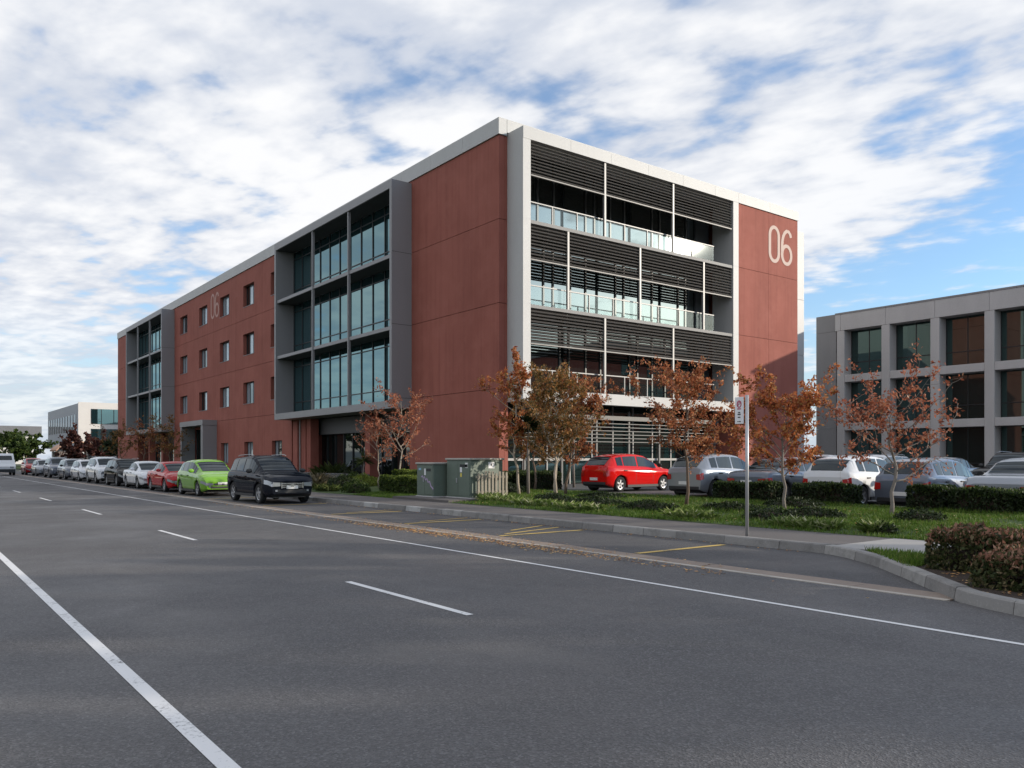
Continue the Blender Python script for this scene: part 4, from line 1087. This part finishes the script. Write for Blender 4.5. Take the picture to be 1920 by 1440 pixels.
# ------------------------------------------------------------------ vegetation
def rand_dir(g, el): 
    a = g.uniform(0, 2 * math.pi); return Vector((math.cos(a) * math.cos(el), math.sin(a) * math.cos(el), math.sin(el)))
def tree(name, label, base, h, seed, bark, leafm, n_leaf=1800, leaf_size=.10, trunk_r=.05, fork=.35, spread=1.2, limbs=12, up=.75, cat='tree', group=None, stems=1, lean=0.0, top_bias=1.0, aspect=.5):
    g = np.random.default_rng(seed); B = Vector(base)
    r = root(name, base, label, cat, group)
    tb = MB(); spots = []
    for st in range(stems):
        top = B + Vector((g.normal() * .12 * h * .3 + lean * h, g.normal() * .12 * h * .3, h * g.uniform(.86, .96)))
        if stems > 1: top += Vector((g.normal() * .25, g.normal() * .25, 0)) * h * .25
        nseg = 9; tr = []
        for i in range(nseg + 1):
            t = i / nseg; p = B.lerp(top, t) + Vector((g.normal(), g.normal(), 0)) * .018 * h * (1 if 0 < i else 0) * (.4 + t)
            tr.append(p)
        rad = [trunk_r * (1.25 if i == 0 else 1) * (1 - .82 * i / nseg) + .004 for i in range(nseg + 1)]
        tb.tube(tr, rad, 8)
        for k in range(limbs):
            t = fork + (1 - fork) * ((k + g.uniform(0, .9)) / limbs) * .97
            i = min(nseg - 1, int(t * nseg)); p0 = tr[i].lerp(tr[i + 1], t * nseg - i)
            rel = (t - fork) / (1 - fork)
            ln = spread * (.55 + .75 * math.sin(math.pi * min(1, .22 + rel * .72))) * g.uniform(.65, 1.15)
            az = k * 2.39996 + g.uniform(-.5, .5); el = up * g.uniform(.6, 1.25)
            d = Vector((math.cos(az) * math.cos(el), math.sin(az) * math.cos(el), math.sin(el)))
            pts = [p0]; dd = d.copy(); m = 6
            for q in range(m):
                dd = (dd + Vector((g.normal(), g.normal(), g.normal() + .25)) * .16).normalized(); pts.append(pts[-1] + dd * ln / m)
            r0 = rad[i] * .55
            tb.tube(pts, [max(.003, r0 * (1 - .85 * q / m)) for q in range(m + 1)], 5, False)
            for q in range(2, m + 1): spots.append((pts[q], .6))
            for s_ in range(8):
                j = int(g.integers(1, m)); p1 = pts[j].lerp(pts[j + 1], g.uniform())
                sd = (dd + Vector((g.normal(), g.normal(), g.normal() * .7 + .2)) * .8).normalized(); sl = ln * g.uniform(.22, .5)
                sp_ = [p1]; 
                for q in range(4):
                    sd = (sd + Vector((g.normal(), g.normal(), g.normal())) * .2).normalized(); sp_.append(sp_[-1] + sd * sl / 4)
                tb.tube(sp_, [max(.002, r0 * .4 * (1 - .8 * q / 4)) for q in range(5)], 4, False)
                for q in range(1, 5): spots.append((sp_[q], 1.0))
    tb.build('trunk', bark, r, True)
    P = np.array([tuple(s[0]) for s in spots]); wgt = np.array([s[1] for s in spots])
    # twigs come leafy or bare in clumps
    clump = g.uniform(0, 1, len(P)) ** 2.4; hgt = (P[:, 2] - base[2]) / h
    wgt = wgt * (.15 + clump) * np.clip(top_bias + (1 - top_bias) * (1 - hgt), .05, 3); wgt /= wgt.sum()
    idx = g.choice(len(P), n_leaf, p=wgt)
    C = P[idx] + g.normal(size=(n_leaf, 3)) * (.036 * max(1.0, spread))
    put('crown', leaf_mesh('crown', C, leaf_size, leafm, g, aspect, (0, 0, -.25)), r)
    return r
AT = 'young autumn trees along the lawn'
tree('young_tree', 'pale-stemmed orange tree just right of the picket fence', (17.8, 23.0, .25), 4.9, 11, 'bark_pale', 'leaf_orange', 6800, .098, .05, .26, 1.15, 17, .85, group=AT, aspect=.5)
tree('young_tree', 'white-stemmed olive and russet tree, middle of the clump by the red corner', (17.8, 20.95, .25), 4.3, 12, 'bark_pale', 'leaf_olive', 8500, .098, .045, .26, 1.35, 17, .7, group=AT, stems=2, aspect=.5)
tree('young_tree', 'brown-leaved tree at the back of the clump before the red hatchback', (19.3, 22.2, .28), 4.2, 13, 'bark_brown', 'leaf_rust', 8000, .098, .05, .22, 1.4, 18, .62, group=AT, aspect=.5)
tree('young_tree', 'dark slender tree by the hedge below the white frame', (20.6, 25.6, .28), 4.0, 14, 'bark_brown', 'leaf_olive', 4200, .10, .045, .25, 1.1, 14, .8, group=AT, aspect=.5)
tree('young_tree', 'upright rust-red tree in front of the silver hatchback', (18.05, 15.5, .25), 4.1, 15, 'bark_brown', 'leaf_rust', 7600, .094, .045, .30, 1.35, 20, .45, group=AT, aspect=.5)
tree('young_tree', 'bushy orange tree just right of the parking sign', (17.9, 12.15, .25), 3.2, 16, 'bark_grey', 'leaf_orange', 7600, .092, .042, .30, 1.25, 18, .6, group=AT, aspect=.5)
tree('young_tree', 'sparse red-brown tree with spreading bare limbs, rightmost on the lawn', (18.2, 9.55, .26), 2.8, 17, 'bark_grey', 'leaf_red', 2400, .094, .045, .28, 1.45, 14, .66, group=AT, aspect=.5)
BT = 'small trees along the building'
tree('young_tree', 'red-orange tree with pale stem beside the smaller cabinet', (18.05, 32.0, .26), 4.2, 21, 'bark_pale', 'leaf_red', 2400, .105, .04, .34, 1.5, 15, .62, group=BT)
tree('young_tree', 'smaller red tree with pale stem before the shopfront glass', (17.75, 33.5, .26), 3.0, 22, 'bark_pale', 'leaf_red', 1000, .10, .03, .4, 1.0, 12, .6, group=BT)
tree('young_tree', 'brown tree at the foot of the far balcony box, nearest of three', (20.0, 78.5, .28), 4.6, 23, 'bark_brown', 'leaf_olive', 1500, .16, .06, .3, 2.0, 13, .6, group=BT)
tree('young_tree', 'brown tree under the far balcony box, middle of three', (20.0, 88.0, .28), 4.8, 24, 'bark_brown', 'leaf_rust', 1500, .17, .06, .3, 2.2, 13, .6, group=BT)
tree('young_tree', 'olive-brown tree at the far end of the red building', (20.0, 99.0, .28), 4.6, 25, 'bark_brown', 'leaf_olive', 1500, .18, .06, .3, 2.2, 13, .6, group=BT)
FT = 'trees at the far end of the street'
for i, (x_, y_, h_, m_, lab) in enumerate(((25.2, 150, 3.9, 'leaf_plum', 'dark plum-leaved tree before the white building, left one'), (31.0, 158, 4.1, 'leaf_plum', 'dark plum-leaved tree before the white building, right one'),
                                    (26.8, 128, 3.4, 'leaf_dark', 'dark green bushy tree just left of the far red wall'),
                                    (10.5, 165, 5.2, 'leaf_green', 'green tree beyond the white van at the left edge'), (16.5, 175, 5.6, 'leaf_green', 'broad green tree between the van and the pavilion'),
                                    (13.5, 200, 7.4, 'leaf_bright', 'yellow-green tree standing behind the broad green tree'), (20.5, 185, 5.4, 'leaf_green', 'rounded green tree beside the curved-roof pavilion'),
                                    (6.0, 190, 6.6, 'leaf_bright', 'yellow-green tree at the very left edge of the picture'))):
    tree('street_tree', lab, (x_, y_, 0), h_, 40 + i, 'bark_brown', m_, 5200, .5, .14, .12, 3.4, 18, .35, group=FT, aspect=.75)
# unseen trees added to dapple the road and show in the windows
OFF = [(31, -13, 11, 'leaf_olive', 'added unseen olive tree south of the car park, nearest the lawn'), (34, -19.5, 12, 'leaf_rust', 'added unseen rust-brown tree south of the car park'), (30, -25, 11.5, 'leaf_olive', 'added unseen olive tree beside the road behind the camera'),
       (37, -27, 12.5, 'leaf_orange', 'added unseen tall orange tree south of the car park'), (41, -17.5, 13, 'leaf_green', 'added unseen tall green tree at the south end of the car park'), (36, -34, 13, 'leaf_rust', 'added unseen tall rust tree farthest south'),
       (-13, 118, 9, 'leaf_green', 'added unseen green tree across the street, middle of three'), (-13, 140, 10, 'leaf_dark', 'added unseen dark tree across the street'), (-12, 165, 9, 'leaf_green', 'added unseen green tree farthest along the other side of the street'), (-14, 96, 8, 'leaf_olive', 'added unseen olive tree across the street')]
for i, (x_, y_, h_, m_, lab) in enumerate(OFF):
    tree('street_tree', lab, (x_, y_, 0), h_, 60 + i, 'bark_brown', m_, 4200, .42, .2, .25, 3.4, 14, .5, group='unseen trees added to dapple the road and fill reflections', aspect=.7)

def spiky(name, label, base, h, n, ln, mat, seed, trunk=True, group=None, cat='plant', wd=.05, droop=.5, heads=1):
    g = np.random.default_rng(seed); r = root(name, base, label, cat, group); B = Vector(base)
    V_ = []
    for hd in range(heads):
        c0 = B + Vector((0, 0, h)) + (Vector((g.normal() * .18, g.normal() * .18, g.uniform(-.3, .1))) if heads > 1 else Vector())
        if trunk: 
            MB().tube([B, B.lerp(c0, .5) + Vector((g.normal() * .03, g.normal() * .03, 0)), c0], [.06, .05, .04], 8).build('trunk', 'bark_grey', r, True)
        for k in range(n):
            az = g.uniform(0, 2 * math.pi); el = g.uniform(-.5 if trunk else .5, 1.45)
            d = Vector((math.cos(az) * math.cos(el), math.sin(az) * math.cos(el), math.sin(el))); L_ = ln * g.uniform(.6, 1.1)
            s = Vector((-math.sin(az), math.cos(az), 0)) * wd * .5
            base_ = c0 + (Vector((g.normal() * .08, g.normal() * .08, 0)) if not trunk else Vector())
            p1 = base_ + d * L_ * .5; p2 = base_ + d * L_ + Vector((0, 0, -droop * L_ * .35 * g.uniform(.2, 1)))
            V_ += [base_ - s * .5, base_ + s * .5, p1 + s, p2, p1 - s]
    put('foliage', raw_mesh('foliage', np.array([tuple(q) for q in V_]), 5, mat), r)
    return r
spiky('cabbage_tree', 'dark spiky cabbage palm among the trees right of the cabinets', (17.9, 22.6, .25), 2.5, 130, .75, 'leaf_dark', 71, cat='palm')
spiky('cabbage_tree', 'yellow-green spiky cabbage palm above the red hatchback', (24.5, 27.6, .29), 2.55, 110, .8, 'leaf_flax', 72, cat='palm')
spiky('cabbage_tree', 'spiky palm beside the pale tree before the shopfront', (21.5, 42.4, .28), 1.2, 100, .8, 'leaf_flax', 73, cat='palm')

def leafy_box(name, label, x0, x1, y0, y1, z0, z1, mat, seed, n=None, size=.06, core='soil_green', cat='hedge', group=None, topmat=None, rnd=.12):
    """clipped hedge: rounded dark core, leaves on and just under its skin"""
    g = np.random.default_rng(seed); r = root(name, ((x0 + x1) / 2, (y0 + y1) / 2, z0), label, cat, group)
    ins = .10
    bm = bmesh.new(); bmesh.ops.create_cube(bm, size=1); bmesh.ops.scale(bm, vec=(x1 - x0 - 2 * ins, y1 - y0 - 2 * ins, z1 - z0 - ins), verts=bm.verts)
    bmesh.ops.bevel(bm, geom=list(bm.edges), offset=rnd * .8, segments=2, affect='EDGES'); bmesh.ops.translate(bm, vec=((x0 + x1) / 2, (y0 + y1) / 2, (z0 + z1 - ins) / 2), verts=bm.verts)
    me = bpy.data.meshes.new('branches'); bm.to_mesh(me); bm.free(); me.materials.append(M['mulch']); put('branches', me, r)
    ax, ay, az = x1 - x0, y1 - y0, z1 - z0
    A = np.array([ay * az, ay * az, ax * az, ax * az, ax * ay * 1.2]); n = n or int(A.sum() * 1200)
    f = g.choice(5, n, p=A / A.sum()); uv = g.uniform(0, 1, (n, 2)); P = np.zeros((n, 3))
    dep = np.abs(g.normal(size=n)) * .035
    for k in range(5):
        s = f == k; a, b, d = uv[s, 0], uv[s, 1], dep[s]
        if k < 2: P[s] = np.c_[np.where(k == 0, x0 + d, x1 - d), y0 + a * ay, z0 + b * az]
        elif k < 4: P[s] = np.c_[x0 + a * ax, np.where(k == 2, y0 + d, y1 - d), z0 + b * az]
        else: P[s] = np.c_[x0 + a * ax, y0 + b * ay, z1 - d]
    c = np.array([(x0 + x1) / 2, (y0 + y1) / 2, (z0 + z1) / 2]); q = np.abs(P - c) - np.array([ax, ay, az]) / 2 + rnd
    q = np.maximum(q, 0); q[:, 2] = np.where(P[:, 2] < c[2], 0, q[:, 2]); ln = np.linalg.norm(q, axis=1)
    over = ln > rnd; sgn = np.sign(P - c)
    P[over] -= (q[over] * (1 - rnd / ln[over])[:, None]) * sgn[over]
    lump = .045 * np.sin(P[:, 0] * 4.1 + seed) * np.sin(P[:, 1] * 3.7 + seed * 2) + .02 * np.sin(P[:, 1] * 11) * np.sin(P[:, 0] * 9 + 1)
    P[:, 2] += lump * (P[:, 2] > c[2]); P += g.normal(size=(n, 3)) * .018
    put('foliage', leaf_mesh('foliage', P, size, mat, g, .55, (0, 0, .3)), r)
    if topmat:
        s = P[:, 2] > z1 - .16; Q = P[s][: max(10, int(s.sum() * .5))] + np.array([0, 0, .015]) + g.normal(size=(max(0, min(s.sum(), max(10, int(s.sum() * .5)))), 3)) * .012
        put('new_growth', leaf_mesh('new_growth', Q, size * 1.1, topmat, g, .45, (0, 0, .7)), r)
    return r
HG = 'clipped dark hedges along the car park'
for i, (y0, y1, h_, lab) in enumerate(((26.2, 28.2, .78, 'dark clipped hedge below the white frame, left of the red hatchback'), (15.75, 16.7, .60, 'dark hedge at the tail of the dark grey saloon, left of the sign post'),
                                       (14.6, 15.62, .62, 'dark hedge just right of the sign post'), (12.15, 13.85, .62, 'dark hedge before the white hatchback'),
                                       (9.6, 10.5, .66, 'short dark hedge left of the silver saloon'), (8.0, 9.45, .60, 'dark hedge before the silver saloon'), (5.6, 7.9, .60, 'dark hedge at the right edge of the lawn'))):
    x0, x1 = (20.7, 21.6) if i else (20.3, 22.6)
    leafy_box('hedge', lab, x0, x1, y0, y1, .24, .24 + h_, 'leaf_dark', 80 + i, size=.075, group=HG, topmat='leaf_green')
leafy_box('hedge', 'dark hedge between the clump of trees and the red building corner', 18.6, 20.1, 26.4, 28.6, .24, 1.0, 'leaf_dark', 88, size=.08, group=HG, topmat='leaf_green')
CG = 'bronze-tipped hedges in the kerb bed'
leafy_box('hedge', 'long bronze-tipped hedge at the back of the kerb bed', 11.0, 12.2, -3.0, 5.35, .10, .64, 'leaf_hedge_mix', 91, n=36000, size=.066, group=CG, topmat='leaf_copper', rnd=.2)
leafy_box('hedge', 'low bronze-tipped hedge at the front right of the kerb bed', 9.85, 10.75, -3.0, 4.28, .10, .53, 'leaf_hedge_mix', 92, n=28000, size=.062, group=CG, topmat='leaf_copper', rnd=.2)
GG = 'clipped bright green hedges beside the cabinets'
leafy_box('hedge', 'front bright green clipped hedge left of the cabinets', 16.0, 17.4, 27.0, 30.2, .16, .86, 'leaf_green', 93, size=.085, group=GG, topmat='leaf_bright')
leafy_box('hedge', 'rear bright green clipped hedge under the red-orange tree', 17.9, 19.6, 29.4, 32.6, .2, 1.05, 'leaf_green', 94, size=.09, group=GG, topmat='leaf_bright')

def clump(name, label, c, rx, ry, h, n, mat, seed, size=.08, group=None, cat='plant', strap=False, ln=.3, wd=.025):
    g = np.random.default_rng(seed); r = root(name, c, label, cat, group)
    if strap:
        a = g.uniform(0, 2 * math.pi, n); rr = np.sqrt(g.uniform(0, 1, n)); B = np.c_[c[0] + rr * np.cos(a) * rx, c[1] + rr * np.sin(a) * ry, np.full(n, c[2])]
        az = g.uniform(0, 2 * math.pi, n); el = g.uniform(.5, 1.4, n); L_ = ln * g.uniform(.5, 1.15, n)
        d = np.c_[np.cos(az) * np.cos(el), np.sin(az) * np.cos(el), np.sin(el)]; s = np.c_[-np.sin(az), np.cos(az), np.zeros(n)] * wd / 2
        p1 = B + d * L_[:, None] * .55; p2 = B + d * L_[:, None] + np.c_[np.cos(az), np.sin(az), -g.uniform(.2, 1.2, n)] * L_[:, None] * .22
        V_ = np.stack([B - s * .6, B + s * .6, p1 + s, p2, p1 - s], 1).reshape(-1, 3)
        put('foliage', raw_mesh('foliage', V_, 5, mat), r)
    else:
        u_ = g.normal(size=(n, 3)); u_ /= np.linalg.norm(u_, axis=1)[:, None]; u_[:, 2] = np.abs(u_[:, 2]); u_ *= (.55 + .5 * g.uniform(0, 1, n) ** .5)[:, None]
        lum = 1 + .22 * np.sin(u_[:, 0] * 5 + seed) * np.sin(u_[:, 1] * 6 + seed)
        P = np.c_[c[0] + u_[:, 0] * rx, c[1] + u_[:, 1] * ry, c[2] + u_[:, 2] * h * lum]
        put('foliage', leaf_mesh('foliage', P, size, mat, g, .55, (0, 0, .3)), r)
        V_, F_ = [], []
        bm = bmesh.new(); bmesh.ops.create_icosphere(bm, subdivisions=2, radius=.7)
        for q in bm.verts: q.co = Vector((c[0] + q.co.x * rx, c[1] + q.co.y * ry, c[2] + max(-.05, q.co.z * h)))
        me = bpy.data.meshes.new('branches'); bm.to_mesh(me); bm.free(); me.materials.append(M['mulch']); put('branches', me, r)
    return r
DG = 'dark low shrubs on the lawn'
for i, (x_, y_, rx, ry, h_, lab) in enumerate((
        (16.3, 15.3, .5, 1.1, .26, 'dark low shrub behind the pale grass clump left of the rust-red tree'), (16.8, 17.9, .6, 1.2, .22, 'dark low shrub on the lawn below the bright red hatchback'), (18.6, 19.6, .6, 1.1, .20, 'dark shrub on the lawn near the wheel of the bright red hatchback'),
        (16.0, 11.2, .45, .8, .30, 'dark mounded shrub at the foot of the sign post'), (17.4, 13.4, .5, 1.0, .22, 'flat dark shrub between the rust-red tree and the sign post'), (17.2, 10.9, .5, .8, .22, 'flat dark shrub between the bushy orange tree and the sparse tree'),
        (17.6, 8.6, .45, .55, .26, 'round dark shrub on the lawn right of the sparse tree'), (15.2, 8.1, .22, .25, .22, 'little dark shrub at the corner of the concrete path'), (19.0, 12.6, .6, .9, .28, 'dark shrub by the trunk of the bushy orange tree'),
        (18.6, 24.6, .6, .9, .35, 'dark shrub right of the picket fence'), (16.9, 20.0, .5, .9, .25, 'dark shrub in front of the clump of pale stems'))):
    clump('shrub', lab, (x_, y_, gz(x_) - .02), rx, ry, h_, int(1500 * rx * ry / .5) + 300, 'leaf_dark', 110 + i, .07, DG, 'shrub')
LG = 'pale leafy clumps along the lawn edge'
for i, (x_, y_, rx, ry, lab) in enumerate((
        (15.2, 12.9, .25, .75, 'pale strappy clump at the lawn edge left of the sign post'), (15.1, 9.75, .25, .75, 'pale strappy clump at the lawn edge right of the sign post'), (15.2, 8.3, .15, .2, 'small pale clump at the lawn edge by the concrete path'),
        (15.3, 17.0, .3, .9, 'pale green clump at the path edge below the red hatchback'), (15.4, 19.2, .3, 1.0, 'bright pale clump at the path edge below the pale stems'), (15.7, 21.3, .35, 1.0, 'bright leafy clump at the path edge right of the picket fence'),
        (16.2, 22.5, .35, .4, 'pale clump at the foot of the picket fence'))):
    clump('flowering_plant', lab, (x_, y_, gz(x_)), rx, ry, .2, 420, 'leaf_pale', 130 + i, group=LG, strap=True, ln=.30, wd=.04)
BG = 'mixed plants in the bed below the balcony'
bed_pl = [(15.6, 31.5, .5, .9, .5, 'leaf_green', False, 'green spreading shrub in the bed just left of the clipped hedge'), (16.4, 34.5, .7, 1.0, .6, 'leaf_dark', False, 'dark rounded shrub in the bed right of the straw-coloured grass'),
          (16.2, 36.8, .4, .5, .7, 'leaf_straw', True, 'straw-coloured tall grass in the bed before the shopfront'), (15.3, 38.2, .4, .7, .35, 'leaf_pale', True, 'pale low clump at the path edge near the dark SUV'),
          (16.2, 40.3, .6, .9, .45, 'leaf_plum', False, 'purple-brown shrub in the bed near the dark SUV'), (15.6, 42.5, .35, .5, .7, 'leaf_straw', True, 'straw-coloured grass just right of the dark SUV'),
          (19.0, 38.5, .8, 1.5, .5, 'leaf_green', False, 'green shrub mound in the middle of the balcony bed'), (21.3, 46.2, .5, .9, 1.0, 'leaf_flax', True, 'tall green flax before the left shopfront panes'),
          (21.4, 44.9, .6, 1.2, .75, 'leaf_dark', False, 'dark shrub against the shopfront glass'), (18.2, 36.0, .8, 1.2, .5, 'leaf_bright', False, 'yellow-green mound at the foot of the small red tree'),
          (15.4, 34.0, .4, .9, .3, 'leaf_flax', True, 'low green grass tuft at the path edge before the dark shrub')]
for i, (x_, y_, rx, ry, h_, m_, st, lab) in enumerate(bed_pl):
    clump('garden_plant', lab, (x_, y_, gz(x_)), rx, ry, h_, 420 if st else int(2000 * rx * ry) + 300, m_, 150 + i, .10, BG, strap=st, ln=h_ * 1.2, wd=.04)

# grass: blades over the lawn and the strip beside the concrete path
g = np.random.default_rng(5)
def blades(name, n, rx, ry, hgt, zf, keep=None):
    X = g.uniform(*rx, n); Y = ry[0] + (ry[1] - ry[0]) * g.uniform(0, 1, n) ** 1.5
    if keep is not None: s = keep(X, Y); X, Y = X[s], Y[s]
    Z = zf(X, Y); m = len(X); az = g.uniform(0, 2 * np.pi, m); hh = hgt * g.uniform(.5, 1.3, m)
    hh *= .75 + .5 * (np.sin(X * 1.7) * np.sin(Y * 1.3) > 0)
    s = np.c_[np.cos(az), np.sin(az), np.zeros(m)] * .011; B = np.c_[X, Y, Z]
    tip = B + np.c_[g.normal(size=m) * .03, g.normal(size=m) * .03, hh]
    o = put(name, raw_mesh(name, np.stack([B - s, B + s, tip], 1).reshape(-1, 3), 3, 'grass_blade')); tag(o, 'short green lawn grass between the footpath and the car park', 'grass', kind='stuff'); return o
lz = lambda X, Y: np.minimum(.30, .14 + (X - 14.6) * .04) + .02 * np.sin(X * 2.1 + Y * .7) - .005
blades('lawn_grass', 150000, (14.58, 21.0), (2.0, 30.0), .085, lz, lambda X, Y: ~((X < 16.05) & (Y > 22.65) & (Y < 26.55)) & (g.uniform(0, 1, len(X)) < 1.15 + np.sin(X * 1.9 + 2 * np.sin(Y * .6)) * np.sin(Y * 1.15 + X * .5)))
o = blades('verge_grass', 5000, (10.9, 12.46), (5.4, 7.0), .07, lambda X, Y: np.full(len(X), .12), lambda X, Y: (Y > 5.45 + (X - 10.9) * .05) & (Y < 5.6 + (X - 11.0) * .95) )
o['label'] = 'small strip of grass between the kerb and the bronze hedge'
# fallen leaves gathered along the channel, and scattered on bed and path
def litter(name, n, f, label, size=.06):
    P = f(n); o = put(name, leaf_mesh(name, P, size, 'fallen', g, .6)); me = o.data
    co = np.empty(len(me.vertices) * 3, np.float32); me.vertices.foreach_get('co', co); co = co.reshape(-1, 3)
    base = np.repeat(P[:, 2], 4); co[:, 2] = base + np.clip((co[:, 2] - base) * .25, -.004, .02) + .006; me.vertices.foreach_set('co', co.ravel()); me.update()
    return tag(o, label, 'leaves', kind='stuff')
def gutter(n):
    Y = np.concatenate([g.normal(15.6, 1.9, n // 2), g.normal(11.0, 1.5, n // 4), g.uniform(7, 30, n - n // 2 - n // 4)])
    X = 9.12 + g.normal(size=n) * .14 + np.where(g.uniform(size=n) < .3, g.uniform(-.1, .8, n), 0); return np.c_[X, Y, np.full(n, .006)]
litter('channel_leaves', 2600, gutter, 'orange fallen leaves gathered along the road channel')
litter('bed_leaves', 1100, lambda n: np.c_[g.uniform(9.5, 12.2, n), g.uniform(.5, 5.6, n), np.full(n, .13)][lambda P: P[:, 1] < 4.4 + (P[:, 0] - 9.6) * .75] if False else (lambda P: P[P[:, 1] < 4.0 + (P[:, 0] - 9.5) * .8])(np.c_[g.uniform(9.5, 12.2, n), g.uniform(.5, 5.6, n), np.full(n, .13)]), 'brown fallen leaves scattered on the bark of the kerb bed')
litter('lawn_leaves', 900, lambda n: (lambda X, Y: np.c_[X, Y, lz(X, Y) + .05])(g.uniform(14.7, 20.8, n), g.uniform(4, 26, n)), 'fallen leaves scattered over the lawn', .07)
litter('kerb_leaves', 260, lambda n: np.c_[12.42 - np.abs(g.normal(size=n)) * .12, g.uniform(8, 28, n), np.full(n, .002)], 'fallen leaves lying against the kerb in the parking bays')
